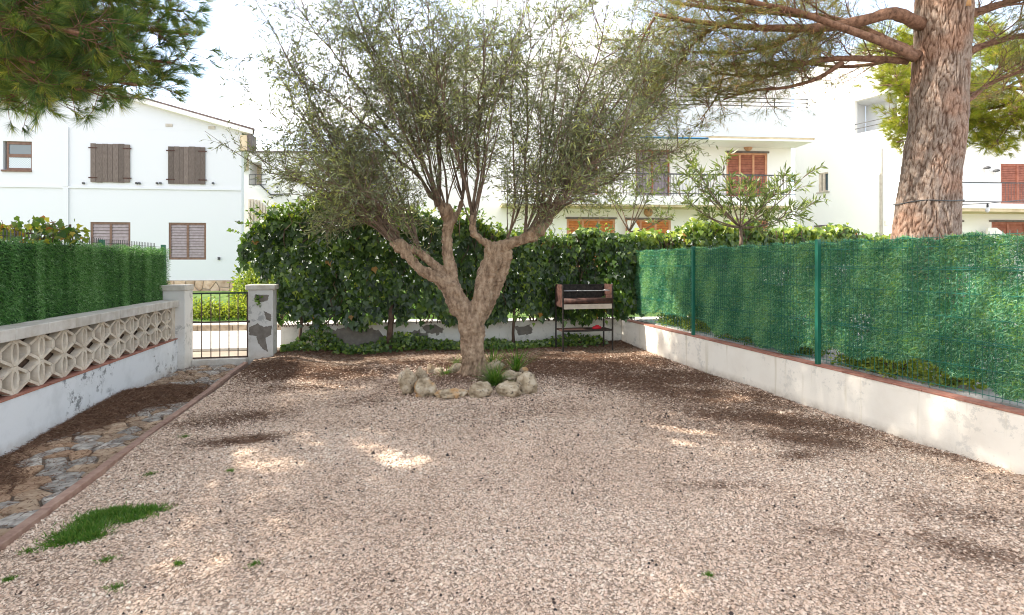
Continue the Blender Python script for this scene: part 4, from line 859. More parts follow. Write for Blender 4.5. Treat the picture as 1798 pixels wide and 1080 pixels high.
# ------------------------------------------------------------------ oleander behind the hedge
def whorl_tree(label, name, base, tips, mat, leafL, nleaf, cat='tree'):
    t = thing(name, label, cat, (0, 0, 0)); rs = random.Random(4); mb = MB(); P = []; D = []
    fork = Vector(base)+Vector((0, 0, .42)); mb.tube([Vector(base), (Vector(base)+fork)/2+Vector((.02, 0, 0)), fork], [.035, .03, .026], 8, .2)
    for tp in tips:
        a = fork; b_ = Vector(tp); mid = a*.45+b_*.55+Vector((0, 0, -.05-.12*abs(b_.x-a.x))); pts = [a*(1-k/8)**2+mid*2*(k/8)*(1-k/8)+b_*(k/8)**2 for k in range(9)]
        mb.tube(pts, [.017*(1-.8*k/8) for k in range(9)], 6)
        L = (b_-a).length
        for k in range(4, 9):
            for side in range(2 if k > 5 else 1):
                q = pts[k]; d = (pts[k]-pts[k-1]).normalized(); o_ = Vector((rs.gauss(0, 1), rs.gauss(0, .8), rs.gauss(.5, .6))).normalized(); Ls = rs.uniform(.15, .42); e = q+(d*.6+o_*.8).normalized()*Ls
                mb.tube([q, (q+e)/2+Vector((0, 0, .02)), e], [.007, .005, .003], 4)
                for s_ in range(nleaf):
                    f = rs.uniform(.25, 1.0); dd = (e-q).normalized(); w_ = Vector((rs.gauss(0, 1), rs.gauss(0, 1), rs.gauss(0, 1))).normalized(); P.append(tuple(q*(1-f)+e*f)); D.append(tuple(dd*.8+w_*.8+Vector((0, 0, -.15))))
    mb.build('stem', 'olive_twig', t, True); P = np.array(P); D = np.array(D); n = len(P)
    V, F = leaves(P, D, RNG.uniform(.6, 1.1, n)*leafL, leafL*.075, .25); big('foliage', V, F, mat, t, tint=np.clip(RNG.normal(.5, .25, n), 0, 1), kind='stuff'); return t
YO = 8.7
def o2(px, py, dy=0): return tuple(at_y(px, py, YO+dy))
whorl_tree('small oleander tree with long drooping leaves rising behind the green screen before the apartment block', 'oleander_tree', o2(1300, 440), [o2(1215, 285), o2(1240, 330, .3), o2(1195, 345, -.2), o2(1270, 300, .2), o2(1300, 345, -.3), o2(1320, 330, 0), o2(1350, 345, .3), o2(1375, 320, -.2), o2(1410, 312, 0), o2(1420, 362, .2), o2(1385, 375, -.2), o2(1245, 380, 0), o2(1280, 370, .4), o2(1205, 300, .3), o2(1330, 370, .1), o2(1345, 390, -.1)], 'oleander_leaf', .20, 12)
whorl_tree('second oleander with pointed leaves partly hidden by the olive crown', 'oleander_tree', o2(1105, 440, 2.6), [o2(1120, 330, 2.6), o2(1085, 340, 2.7), o2(1060, 320, 2.6), o2(1150, 320, 2.7), o2(1170, 380, 2.6), o2(1150, 290, 2.6)], 'oleander_leaf', .18, 12)
# ------------------------------------------------------------------ pines
class Pine:
    def __init__(s, seed, k0=4, off=.16): s.k0 = k0; s.off = off; s.r = random.Random(seed); s.wood = MB(); s.P = []; s.A = []
    def twig(s, q, d, L, r, lift=.02, nt=5, tip=True):
        K = 6; pts = [q.copy()]
        for k in range(K):
            d = (d+Vector((s.r.gauss(0, .13), s.r.gauss(0, .13), s.r.gauss(lift, .08)))).normalized(); q = q+d*L/K; pts.append(q.copy())
            if k >= s.k0:
                for _ in range(nt):
                    sd = Vector((s.r.gauss(0, 1), s.r.gauss(0, 1), s.r.gauss(.2, .7))).normalized(); e = q+sd*s.r.uniform(.02, s.off)
                    s.P.append(tuple(e)); s.A.append(tuple(sd*.6+d*.8))
        s.wood.tube(pts[::2], [max(.003, r*(1-.75*k/K)) for k in range(0, K+1, 2)], 3, cap=False); return pts
    def bough(s, pts, r0, r1, start=.25, dens=5.0, L=(.5, 1.2), nt=5, flat=.35):
        """a bough with side branches, each with twigs and needles"""
        pts = [Vector(p) for p in pts]; fine = []
        for i in range(len(pts)-1):
            for k in range(4):
                t = k/4; fine.append(pts[i]*(1-t)+pts[i+1]*t)
        fine.append(pts[-1]); 
        for _ in range(2): fine = [fine[0]]+[(fine[i-1]+fine[i]*2+fine[i+1])/4 for i in range(1, len(fine)-1)]+[fine[-1]]
        n = len(fine); s.wood.tube(fine, [r0+(r1-r0)*(i/(n-1)) for i in range(n)], 10, .25)
        tot = sum((fine[i+1]-fine[i]).length for i in range(n-1)); m_ = int(tot*dens)
        for j in range(m_):
            f = start+(1-start)*(j+s.r.random())/m_; i = min(n-2, int(f*(n-1))); q = fine[i]; d = (fine[i+1]-fine[i]).normalized()
            sd = d.cross(Vector((0, 0, 1))).normalized()*s.r.choice((-1, 1)); b_ = (sd*s.r.uniform(.5, 1)+d*s.r.uniform(.3, 1)+Vector((0, 0, s.r.gauss(.08, flat)))).normalized()
            LL = s.r.uniform(*L)*(1.15-.5*f); bp = s.twig(q, b_, LL, .012*(1.2-.6*f), .03, 0)
            for k in range(1, 7):
                for _ in range(2 if k > 2 else 1):
                    s2 = Vector((s.r.gauss(0, 1), s.r.gauss(0, 1), s.r.gauss(0, .6))).normalized(); s.twig(bp[k], (b_*.8+s2*.9).normalized(), s.r.uniform(.15, .42), .005, .05, nt)
    def build(s, t, mat, k, L, W, spread=.75, tm=.45, name='foliage'):
        s.wood.build('branches', 'pine_branch', t, True, kind='stuff'); P = np.array(s.P); A = np.array(s.A); V, F = tufts(P, A, k, L, W, spread); T = np.clip(np.repeat(RNG.normal(tm, .2, len(P)), k)+RNG.normal(0, .12, len(P)*k), 0, 1)
        print('pine tufts', len(P), 'needles', len(F)); big(name, V, F, mat, t, tint=T, kind='stuff')
# big pine on the right
DPN = 7.0
def pn(px, py, dd=0.0): return at_d(px, py, DPN+dd)
pine = thing('pine_tree', 'large leaning pine with plated bark rising behind the blue green hedge screen', 'tree', (0, 0, 0))
prof = [(1623, 560, 118), (1624, 470, 112), (1625, 415, 105), (1627, 380, 100), (1630, 340, 96), (1634, 300, 92), (1640, 262, 94), (1645, 235, 92), (1648, 200, 90), (1650, 150, 87), (1652, 100, 84), (1655, 60, 86), (1657, 20, 88), (1660, -60, 84), (1664, -200, 74), (1668, -400, 58), (1650, -700, 36)]
NS, NZ = 270, 430
V = np.zeros((NZ, NS, 3)); H_ = np.zeros((NZ, NS))
pc = [pn(a, b_) for a, b_, _ in prof]; pr = [w*.94/2*DPN/FPX for *_, w in prof]; zz = [q.z for q in pc]
for i in range(NZ):
    f = (i/(NZ-1)); z = zz[0]+(zz[-1]-zz[0])*f**1.6
    j = max(0, min(len(zz)-2, int(np.searchsorted(zz, z)-1))); t = (z-zz[j])/(zz[j+1]-zz[j]); c = pc[j]*(1-t)+pc[j+1]*t; r = pr[j]*(1-t)+pr[j+1]*t
    for k in range(NS):
        a = 2*math.pi*k/NS; ca, sa = math.cos(a), math.sin(a); q = Vector((ca*r*40, sa*r*40, z*9.5))
        w = Vector((mnoise.noise(q*.30), mnoise.noise(q*.30+Vector((9, 2, 4))), mnoise.noise(q*.25+Vector((1, 7, 3)))))*1.05
        q2 = q+w; n1 = abs(mnoise.noise(q2*.62)); n2 = abs(mnoise.noise(q2*1.25+Vector((5, 5, 5)))); n3 = mnoise.noise(q*2.6)
        pl = min(1.0, n1*5.5)**.6*.72+min(1.0, n2*4.5)**.7*.28; lump = mnoise.fractal(Vector((ca*1.3, sa*1.3, z*1.1)), .7, 2, 3)
        rr_ = r*(1+.06*lump)+(.030*pl-.024)+.006*n3+(-.008*math.exp(-((z-3.27+.12*math.sin(a*2))/.04)**2)); V[i, k] = (c.x+ca*rr_, c.y+sa*rr_, z); H_[i, k] = .02+.85*pl+.22*n3
I = (np.arange(NZ-1)[:, None]*NS+np.arange(NS)[None]); J = (np.arange(NZ-1)[:, None]*NS+(np.arange(NS)+1)[None] % NS)
big('trunk', V.reshape(-1, 3), np.stack([I, J, J+NS, I+NS], 2).reshape(-1, 4), 'pine_bark', pine, tint=np.clip(H_.reshape(-1), 0, 1), attr='plate', smooth=True)
c = pn(1696, 8, -.25); MB().tube([c+Vector((-.08, .08, 0)), c+Vector((0, -.06, 0))], [.045, .04], 14).build('sawn_stub', simple('fresh_cut_wood', (.5, .27, .12), (.62, .38, .2), 8, .8), pine)
P1 = Pine(21)
B = P1.bough
B([pn(1610, 100), pn(1560, 75), pn(1500, 45, .1), pn(1430, 28, .2), pn(1350, 20, .3), pn(1260, 15, .5), pn(1180, 5, .7)], .075, .02, .3, 6.5, (.5, 1.25), 4)
B([pn(1620, 45), pn(1570, 20, -.2), pn(1520, 35, -.2), pn(1440, 50, -.1), pn(1340, 50, .1), pn(1230, 40, .3), pn(1150, 25, .5)], .085, .02, .3, 6.5, (.5, 1.25), 4)
B([pn(1605, 98, -.3), pn(1540, 70, -.4), pn(1470, 45, -.4), pn(1400, 20, -.4), pn(1300, 0, -.4), pn(1200, -10, -.3)], .055, .02, .5, 4, (.5, 1.0), 4)
B([pn(1595, 107, .1), pn(1530, 103, .2), pn(1470, 102, .3), pn(1420, 108, .4), pn(1370, 130, .5), pn(1320, 135, .6), pn(1250, 128, .8)], .045, .014, .25, 8, (.35, .8), 4)
B([pn(1480, 108, .3), pn(1440, 138, .4), pn(1380, 155, .5), pn(1320, 158, .6), pn(1270, 175, .7)], .032, .010, .25, 8, (.3, .7), 4)
B([pn(1400, 60, .2), pn(1350, 85, .4), pn(1290, 95, .5), pn(1220, 90, .8), pn(1170, 95, 1.0)], .03, .01, .15, 9, (.4, .8), 5)
B([pn(1300, 30, .4), pn(1230, 60, .6), pn(1190, 110, .8), pn(1185, 165, 1.0)], .025, .01, .15, 9, (.3, .7), 6)
B([pn(1690, 95, .1), pn(1740, 75, .2), pn(1800, 60, .3), pn(1900, 50, .5)], .05, .02, .15, 9, (.5, 1.0), 4)
B([pn(1685, 190, .2), pn(1730, 150, .4), pn(1790, 125, .6), pn(1880, 110, .8)], .035, .015, .15, 9, (.5, 1.0), 4)
B([pn(1690, 30, 0), pn(1750, 10, .1), pn(1850, -20, .2), pn(1950, -60, .3)], .06, .02, .15, 9, (.5, 1.0), 4)
B([pn(1640, 60, .6), pn(1560, 110, .9), pn(1470, 120, 1.2), pn(1380, 105, 1.4), pn(1290, 120, 1.5)], .035, .012, .2, 8, (.4, .9), 4)
B([pn(1150, 30, .5), pn(1120, 80, .7), pn(1130, 140, .8), pn(1170, 200, .8)], .02, .008, .1, 10, (.3, .6), 5)
B([pn(1270, 130, .8), pn(1260, 170, .9), pn(1230, 210, .9)], .015, .007, .1, 11, (.25, .5), 5)
P1.build(pine, 'pine_needle_brown', 9, .080, .0019, .9, .48)
P1 = Pine(22); B = P1.bough
for (a, h, L) in [(2.6, 5.4, 4.5), (2.9, 6.2, 4.6), (3.3, 5.6, 4.2), (3.7, 5.2, 4.0), (4.2, 5.8, 4.0), (4.7, 5.4, 3.6), (5.3, 5.8, 3.2), (.4, 6.0, 3.2), (1.2, 5.8, 3.2), (2.0, 6.2, 4.0), (3.0, 7.4, 4.2), (3.6, 7.8, 3.6), (2.3, 7.9, 3.4), (4.4, 7.6, 3.2), (3.1, 9.0, 3.0), (1.6, 8.6, 2.6)]:
    b0 = Vector((6.85, 5.65, h)); e = Vector((math.cos(a), math.sin(a), 0)); B([b0, b0+e*L*.33+Vector((0, 0, .3)), b0+e*L*.66+Vector((0, 0, .5)), b0+e*L+Vector((0, 0, .55))], .07, .02, .25, 3.2, (.6, 1.2), 3)
P1.build(pine, 'pine_needle_brown', 7, .12, .0044, .85, .45, 'upper_foliage')
# string lights tied round the trunk
sl = thing('string_light', 'dark cable of garden bulbs tied round the pine trunk', 'string light', (0, 0, 0)); mb = MB()
cc = pn(1629, 357); rr_ = 92/2*DPN/FPX+.026
mb.tube([(cc.x+math.cos(t/24*6.283)*rr_, cc.y+math.sin(t/24*6.283)*rr_, cc.z+.01*math.sin(t)) for t in range(25)], .007, 6, cap=False)
a = pn(1676, 355, -.1); pts = [a, pn(1690, 359, -.1), pn(1735, 357, .3), pn(1798, 351, .8), pn(1900, 345, 1.4)]; mb.tube(pts, .006, 6); mb.build('cable', 'rail', sl)
for (px, py, dd) in [(1684, 358, -.1), (1734, 357.5, .3), (1830, 350, 1.0)]:
    c = pn(px, py, dd); MB().lathe([(.010, 0), (.013, -.03), (.012, -.05)], 8, c).build('socket', 'rail', sl); MB().lathe([(.010, -.0505), (.024, -.075), (.026, -.095), (.012, -.118)], 10, c).build('bulb', 'bulb', sl, True)
# second pine further back, fresh green in the light
pb = thing('pine_tree', 'bright yellow green pine standing farther back behind the large trunk', 'tree', (0, 0, 0)); P2 = Pine(33, 5, .09); DB = 11.5
def pq(px, py, dd=0): return at_d(px, py, DB+dd)
tb = pq(1850, 470); P2.wood.tube([(tb.x, tb.y, .4), (tb.x-.1, tb.y, 3), (tb.x-.3, tb.y+.2, 6), (tb.x-.4, tb.y+.2, 8)], [.2, .17, .12, .05], 12, .2)
hub = Vector((tb.x-.2, tb.y+.1, 5.0))
for (px, py, dd) in [(1545, 150, 0), (1560, 210, .3), (1575, 250, .5), (1540, 120, 1), (1590, 170, -.3), (1600, 230, 0), (1730, 210, 0), (1760, 240, .3), (1720, 160, .5), (1790, 190, -.2), (1750, 120, 0), (1700, 230, .6), (1740, 260, .2), (1830, 240, 0), (1530, 80, .6), (1800, 90, .2), (1720, 60, .8)]:
    e = Vector(pq(px, py, dd)); P2.bough([hub+Vector((0, 0, random.uniform(-.6, 1))), hub*.5+e*.5+Vector((0, 0, .25)), e], .04, .01, .55, 6, (.3, .6), 4)
P2.build(pb, 'pine_needle_light', 22, .15, .0028, .55, .5)
# pine on the left: near crown hanging in from the side
pl = thing('pine_tree', 'near pine whose long-needled green crown hangs over the pierced wall', 'tree', (0, 0, 0)); P3 = Pine(55, 5, .07)
P3.wood.tube([(-6.3, 6.6, -.1), (-6.25, 6.6, 2), (-6.1, 6.5, 4), (-5.9, 6.4, 6.5), (-5.8, 6.4, 8.5)], [.26, .22, .18, .13, .06], 14, .2)
def p5(px, py, d): return Vector(at_d(px, py, d))
h1 = Vector((-6.1, 6.5, 4.0)); h2 = Vector((-6.0, 6.45, 5.0)); h3 = Vector((-5.9, 6.4, 6.4))
for (hb, mid, e) in [(h1, (60, 30, 6.0), (330, 60, 5.6)), (h1, (40, 80, 6.2), (300, 110, 5.7)), (h1, (20, 110, 6.0), (240, 150, 5.5)), (h1, (-20, 120, 5.6), (150, 160, 5.0)), (h1, (-60, 120, 6.4), (60, 160, 6.0)), (h2, (60, -60, 6.2), (300, 0, 5.8)), (h2, (80, -20, 6.6), (320, 20, 6.4)), (h1, (-80, 60, 5.2), (60, 110, 4.7)), (h1, (-60, 20, 5.0), (150, 60, 4.6)), (h2, (-40, -60, 5.2), (200, -20, 4.8)),
        (h1, (30, 60, 6.8), (220, 130, 6.8)), (h1, (30, 100, 7.0), (180, 110, 7.0)), (h1, (-30, 140, 6.0), (95, 165, 5.6)), (h2, (0, 20, 6.0), (120, 20, 6.0)), (h1, (-60, 160, 6.0), (10, 150, 5.7))]:
    P3.bough([hb, p5(*mid), p5(*e)], .055, .012, .38, 5.4, (.35, .75), 3, .3)
P3.build(pl, 'pine_needle', 30, .14, .0019, .50, .52)
P4_shade = Pine(77)      # unseen upper crown, boughs added above and beside the frame to shade the garden
for (a, L, zh) in [(-.6, 4.2, 5.2), (-.2, 4.6, 5.6), (.3, 4.2, 5.8), (-1.0, 4.2, 5.0), (-1.4, 3.8, 5.4), (-.4, 4.0, 6.8), (.1, 3.6, 7.0), (-.9, 3.6, 6.8), (.8, 3.6, 6.6), (-1.5, 3.0, 7.2), (.5, 4.0, 5.6), (-1.2, 4.6, 5.2),
        (1.0, 3.8, 5.2), (1.4, 4.0, 5.6), (1.8, 3.8, 5.0), (2.4, 3.6, 5.6), (3.0, 3.6, 5.4), (1.2, 3.6, 7.4), (1.9, 3.2, 7.0), (0, 3.0, 8.2), (.9, 2.8, 8.4), (-.8, 2.8, 8.3), (2.2, 2.6, 8.2), (-2.0, 3.4, 5.8), (-2.4, 3.2, 7.0), (1.5, 2.4, 9.0), (-.2, 2.2, 9.2), (-1.3, 5.2, 6.0), (-1.7, 5.4, 6.6), (-2.1, 5.2, 6.2), (-1.0, 5.0, 7.4), (-1.5, 4.8, 7.8), (-1.9, 5.0, 8.2), (-.7, 4.6, 8.0), (-1.25, 5.6, 8.6), (-2.5, 5.0, 7.4), (-1.6, 6.0, 7.2), (-1.0, 4.4, 3.9), (-1.25, 4.8, 4.1), (-1.5, 5.0, 3.8), (-1.8, 5.0, 4.0), (-1.35, 5.2, 4.6), (-1.7, 5.4, 4.8), (-1.05, 4.4, 4.7)]:
    e = Vector((math.cos(a), math.sin(a), 0)); z_ = Vector((0, 0, .8)); h = Vector((-6.0, 6.5, zh)); P4_shade.bough([h, h+e*L*.35+z_*.6, h+e*L*.7+z_, h+e*L+z_*1.1], .07, .02, .25, 3.4, (.6, 1.2), 3)
P4_shade.build(pl, 'pine_needle', 8, .17, .0058, .75, .5, 'upper_foliage')
# vine above the left hedge
vn = thing('grape_vine', 'autumn tinted vine with yellow green leaves above the artificial hedge', 'vine', (0, 0, 0)); mb = MB(); P = []; 
rs = random.Random(9)
for i in range(34):
    px = rs.uniform(-60, 128); d0 = 5.6+rs.uniform(-.3, .5); q = p5(px, 425, d0); top = 402-rs.uniform(0, 16)+(12 if px > 118 else 0); e = p5(px+rs.uniform(-14, 14) if px < 110 else 122, top, d0); mb.tube([q, (q+e)/2+Vector((rs.gauss(0, .03), rs.gauss(0, .03), 0)), e], [.006, .005, .003], 4)
    for k in range(16): f = rs.uniform(.1, 1.05); P.append(tuple(q*(1-f)+e*f+Vector((rs.gauss(0, .05), rs.gauss(0, .05), rs.gauss(0, .025)))))
a, b_ = p5(-60, 409, 5.6), p5(128, 411, 5.9); mb.tube([a, b_], [.012, .009], 6); mb.tube([p5(123, 440, 5.9), p5(123, 394, 5.9)], .012, 6); mb.build('stem', 'dead_brown', vn, True, kind='stuff')
P = np.array(P); n_ = len(P); V, F = ivy_leaves(P, rdir(n_)+[0, 0, -.4], rdir(n_)+[.3, -.8, .4], RNG.uniform(.035, .08, n_)); big('foliage', V, F, 'vine_leaf', vn, tint=np.repeat(np.clip(RNG.normal(.5, .28, n_), 0, 1), 3), kind='stuff')
# yellow shrubs on the verge seen through the gate, bushes beyond
vc = V_K+1.5
for i, (px, r, h, lab) in enumerate([(345, .7, .55, 'sunny yellow green shrub through the gate near its hinge side'), (372, .55, .40, 'sunny yellow green shrub centred behind the gate bars'), (398, .5, .33, 'low sunny shrub behind the gate toward the latch side'), (425, .6, .50, 'sunny shrub seen at the latch end of the gate'), (450, .7, .9, 'sunlit shrub rising behind the patched gate pillar')]):
    u = STREET.u(px, vc); q = STREET.e*u+STREET.n*vc; leafy('verge_shrub', lab, 'shrub', (q.x, q.y, .13), (r, .4, h), 900, .09, 'light_leaf', 'shrubs on the verge beyond the gate', .8)
u = STREET.u(448, V_K+3.5); q = STREET.e*u+STREET.n*(V_K+3.5); leafy('verge_bush', 'taller yellow green bush between the white house and the ivy', 'bush', (q.x, q.y, .4), (.65, .6, 1.25), 2200, .12, 'light_leaf', None, .75)
# ------------------------------------------------------------------ buildings
def wall_holes(u0, u1, z0, z1, holes, y0, y1):
    mb = MB(); us = sorted({u0, u1, *[h[0] for h in holes], *[h[1] for h in holes]}); zs = sorted({z0, z1, *[h[2] for h in holes], *[h[3] for h in holes]})
    for i in range(len(us)-1):
        for j in range(len(zs)-1):
            a, b_, c, d = us[i], us[i+1], zs[j], zs[j+1]; mu, mz = (a+b_)/2, (c+d)/2
            if any(h[0] < mu < h[1] and h[2] < mz < h[3] for h in holes): continue
            mb.quad((a, y0, c), (b_, y0, c), (b_, y0, d), (a, y0, d)); mb.quad((b_, y1, c), (a, y1, c), (a, y1, d), (b_, y1, d))
    for a, b_, c, d in [(u0, u1, z0, z1)]:
        mb.quad((a, y0, c), (a, y0, d), (a, y1, d), (a, y1, c)); mb.quad((b_, y0, c), (b_, y1, c), (b_, y1, d), (b_, y0, d)); mb.quad((a, y0, d), (b_, y0, d), (b_, y1, d), (a, y1, d))
    for a, b_, c, d in holes:
        mb.quad((a, y0, c), (a, y1, c), (a, y1, d), (a, y0, d)); mb.quad((b_, y1, c), (b_, y0, c), (b_, y0, d), (b_, y1, d)); mb.quad((a, y1, d), (b_, y1, d), (b_, y0, d), (a, y0, d)); mb.quad((a, y0, c), (b_, y0, c), (b_, y1, c), (a, y1, c))
    return mb
def rect(fr, x0, y0, x1, y1, v=0.0):
    a = fr.uz(x0, y0, v); b_ = fr.uz(x1, y1, v); c = fr.uz((x0+x1)/2, y0, v)[1]; d = fr.uz((x0+x1)/2, y1, v)[1]
    return (min(a[0], b_[0]), max(a[0], b_[0]), min(c, d), max(c, d))
def louvre(house, R, y, fm='brown_frame', sm='slat', n=12, leaf_n=2, fw=.07, name='shutter'):
    """framed louvred shutter with n slats a leaf, slats are pieces of the shutter"""
    a, b_, c, d = R; mb = MB(); W_ = (b_-a)/leaf_n
    for i in range(leaf_n+1): x = a+W_*i; mb.box(max(a, x-fw*(.5 if 0 < i < leaf_n else 0)-(fw if i == leaf_n else 0)), min(b_, x+fw*(.5 if 0 < i < leaf_n else 1)), y, y+.05, c, d)
    for i in range(leaf_n):
        xa = a+W_*i+(fw if i == 0 else fw/2)+.001; xb = a+W_*(i+1)-(fw if i == leaf_n-1 else fw/2)-.001; mb.box(xa, xb, y+.002, y+.048, c, c+fw); mb.box(xa, xb, y+.002, y+.048, d-fw, d)
    f = mb.build(name, fm, house)
    for i in range(leaf_n):
        xa = a+W_*i+(fw if i == 0 else fw/2)+.002; xb = a+W_*(i+1)-(fw if i == leaf_n-1 else fw/2)-.002; hs = (d-c-2*fw)/n
        for k in range(n):
            z = c+fw+hs*(k+.12); MB().add([(xa, y+.010, z), (xb, y+.010, z), (xb, y+.032, z+hs*.92), (xa, y+.032, z+hs*.92), (xa, y+.018, z-.004), (xb, y+.018, z-.004), (xb, y+.040, z+hs*.9), (xa, y+.040, z+hs*.9)], [(0, 1, 2, 3), (7, 6, 5, 4), (0, 4, 5, 1), (3, 2, 6, 7), (0, 3, 7, 4), (1, 5, 6, 2)]).build('slat', sm, f)
    box('shutter_backing', 'dark_steel', f, a+.01, b_-.01, y+.052, y+.06, c+.01, d-.01); return f
# --- white gabled house on the left
def skew(o, k=.40):
    for v in o.data.vertices:
        if v.co.y > .26: v.co.x -= (v.co.y-.26)*k
    return o
FH = Frame(at_d(424, HY, 19.3), -5.85)
hs_ = thing('white_house', 'two storey white gabled house with brown shutters beyond the street', 'house', tuple(FH.p), FH.a)
w1 = rect(FH, 160, 253, 229, 320.5); w2 = rect(FH, 296, 258, 361, 323.5); w3 = rect(FH, 157.5, 389, 230, 460); w4 = rect(FH, 295, 390, 363, 457); w0 = rect(FH, 5, 248, 56, 298.5)
z_st = FH.z(380, 492); z_ev = FH.z(424, 232, 0); ul = FH.u(-420)
holes = [(w[0]+.02, w[1]-.02, w[2]+.02, w[3]-.02) for w in (w1, w2, w3, w4)]+[w0]
def zline(px, py): return FH.z(px, py)
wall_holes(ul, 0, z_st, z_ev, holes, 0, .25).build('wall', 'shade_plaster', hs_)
skew(box('side_wall', 'house_plaster', hs_, -.25, -.002, .252, 8, .1, z_ev)); box('rear_wall', 'house_plaster', hs_, ul, -3.4, 7.8, 8, .1, z_ev)
# gable over the front
ue, ze = FH.uz(437, 222, -.02); up_ = FH.u(150); sl_ = (FH.z(282, 178)-FH.z(424, 218.5))/(FH.u(424)-FH.u(282)); zp_ = z_ev-.0+ (0-up_)*sl_; ul2 = 2*up_
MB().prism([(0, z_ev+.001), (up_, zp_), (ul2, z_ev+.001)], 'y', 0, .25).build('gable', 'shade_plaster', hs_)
for s_, (ua, ub) in (('r', (up_, .45)), ('l', (ul2-.45, up_))):
    za = zp_ if s_ == 'r' else zp_-sl_*(up_-ul2+.45); zb_ = zp_-sl_*(.45-up_) if s_ == 'r' else zp_
    skew(MB().prism([(ua, za+.01), (ub, zb_+.01), (ub, zb_+.16), (ua, za+.16)], 'y', -.22, 8.1).build('roof_slab', 'house_plaster', hs_))
    skew(MB().prism([(ua, za+.162), (ub+(.05 if s_ == 'r' else 0), zb_+.162-.0), (ub+(.05 if s_ == 'r' else 0), zb_+.225), (ua, za+.225)], 'y', -.16, 8.2).build('roof_tiles', 'roof_tile', hs_))
zfa = FH.z(437, 267); box('eave_board', 'soffit', hs_, .02, .26, -.20, -.02, zfa+.02, zp_-sl_*(.25-up_)-.08); box('eave_end', 'fascia_brown', hs_, .27, .40, -.215, .3, zfa, zp_-sl_*(.42-up_)+.0)
zb_ = FH.z(200, 330); MB().box(ul, -.001, -.035, -.001, zb_-.03, zb_+.03).build('string_course', 'shade_plaster', hs_)
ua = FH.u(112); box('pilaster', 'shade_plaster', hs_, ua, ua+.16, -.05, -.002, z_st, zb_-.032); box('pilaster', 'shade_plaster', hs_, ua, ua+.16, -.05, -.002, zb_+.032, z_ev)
def board_shutter(R, n, seed):
    a, b_, c, d = R; rs = random.Random(seed); sh = MB().box(a+.03, b_-.03, -.012, -.002, d-.20, d-.10).build('board_shutter', 'old_wood', hs_); box('ledge_batten', 'old_wood', sh, a+.03, b_-.03, -.012, -.002, c+.10, c+.20)
    xs = [a]+sorted(a+(b_-a)*(i+rs.uniform(-.12, .12))/n for i in range(1, n))+[b_]
    for i in range(n): o = MB().box(xs[i]+.004, xs[i+1]-.004, -.045, -.013, c+rs.uniform(-.01, .01), d+rs.uniform(-.012, .008)).build('board', 'old_wood', sh)
    for x in (a, b_):
        for z in (d-.15, c+.15): box('hinge', 'rust', sh, x-.06 if x == a else x-.22, x+.22 if x == a else x+.06, -.052, -.046, z-.02, z+.02)
    return sh
s1 = board_shutter(w1, 7, 1); s1['label'] = 'weathered board shutter with silvery planks'; s2 = board_shutter(w2, 7, 2); s2['label'] = 'darker weathered board shutter near the house corner'
louvre(hs_, (w3[0]+.02, w3[1]-.02, w3[2]+.02, w3[3]-.02), .02, n=11); louvre(hs_, (w4[0]+.02, w4[1]-.02, w4[2]+.02, w4[3]-.02), .02, n=12)
a, b_, c, d = w0; wf = MB().box(a+.09, a+.15, .04, .09, c, d).box(b_-.05, b_-.001, .04, .09, c, d).box(a+.151, b_-.051, .04, .09, d-.1, d-.001).box(a+.151, b_-.051, .04, .09, c+.001, c+.07).box(a+.151, b_-.051, .035, .09, c+(d-c)*.5-.05, c+(d-c)*.5+.06).build('window', 'brown_frame', hs_)
box('pane', 'glass', wf, a+.151, b_-.051, .06, .065, c+(d-c)*.5+.061, d-.101); box('pane', 'glass', wf, a+.151, b_-.051, .06, .065, c+.071, c+(d-c)*.5-.051); box('curtain', 'lace', wf, a+.151, b_-.051, .05, .056, c+.075, c+(d-c)*.5-.055)
box('window_sill', 'brown_frame', wf, a-.03, b_, -.05, .035, c-.06, c-.001); box('reveal_backing', 'dark_steel', wf, a, b_, .26, .27, c, d)
for (px, py) in ((297, 220), (372, 224.5)): R = rect(FH, px-6, py-2.5, px+6, py+2.5); box('air_vent', 'kerb', hs_, R[0], R[1], -.02, -.001, R[2], R[3])
for px in (148, 241, 246, 277, 283, 375): u, z = FH.uz(px, 322); box('shutter_stay', 'rail', hs_, u-.03, u+.02, -.08, -.002, z-.035, z+.03)
u, z = FH.uz(385, 454); box('wall_spout', 'rail', hs_, u-.03, u+.03, -.07, -.002, z-.05, z+.05)
base = box('stone_plinth', 'mortar', hs_, ul, .01, -.03, .25, .0, z_st-.002)
ua = FH.u(290)
for poly in cells(ua, .0, .25, z_st-.02, .34, .2, .44, .03):
    if abs(poly[0][0]) > 99: continue
    MB().prism(poly, 'y', -.055-random.uniform(0, .012), -.028).build('plinth_stone', 'stone_clad', base)
# --- far white building with outside stair
FC = Frame(at_d(470, HY, 30), -12.0)
fc = thing('far_building', 'distant white block with a small recessed balcony and an outside stair rail', 'building', tuple(FC.p), FC.a)
ru = rect(FC, 438.5, 285, 459.5, 325); u0, u1 = FC.u(405), FC.u(720); zt_ = FC.z(490, 268)
wall_holes(u0, u1, 0, zt_, [ru], 0, .9).build('wall', 'house_plaster', fc)
box('roof_edge', 'fascia_brown', fc, u0-.1, u1+.1, -.12, .95, zt_+.001, zt_+.07); box('recess_wall', 'soffit', fc, ru[0]-.3, ru[1]+.3, .901, 1.0, ru[2]-.3, ru[3]+.3)
mb = MB()
for z in (0.0, .3, .55): mb.bar((ru[0], -.03, ru[2]+z+.02), (ru[1]+.25, -.03, ru[2]+z+.02), .025)
for t in (0, .5, 1.0): mb.bar((ru[0]+(ru[1]-ru[0])*t, -.06, ru[2]), (ru[0]+(ru[1]-ru[0])*t, -.06, ru[2]+.58), .025)
mb.build('balcony_rail', 'rail', fc)
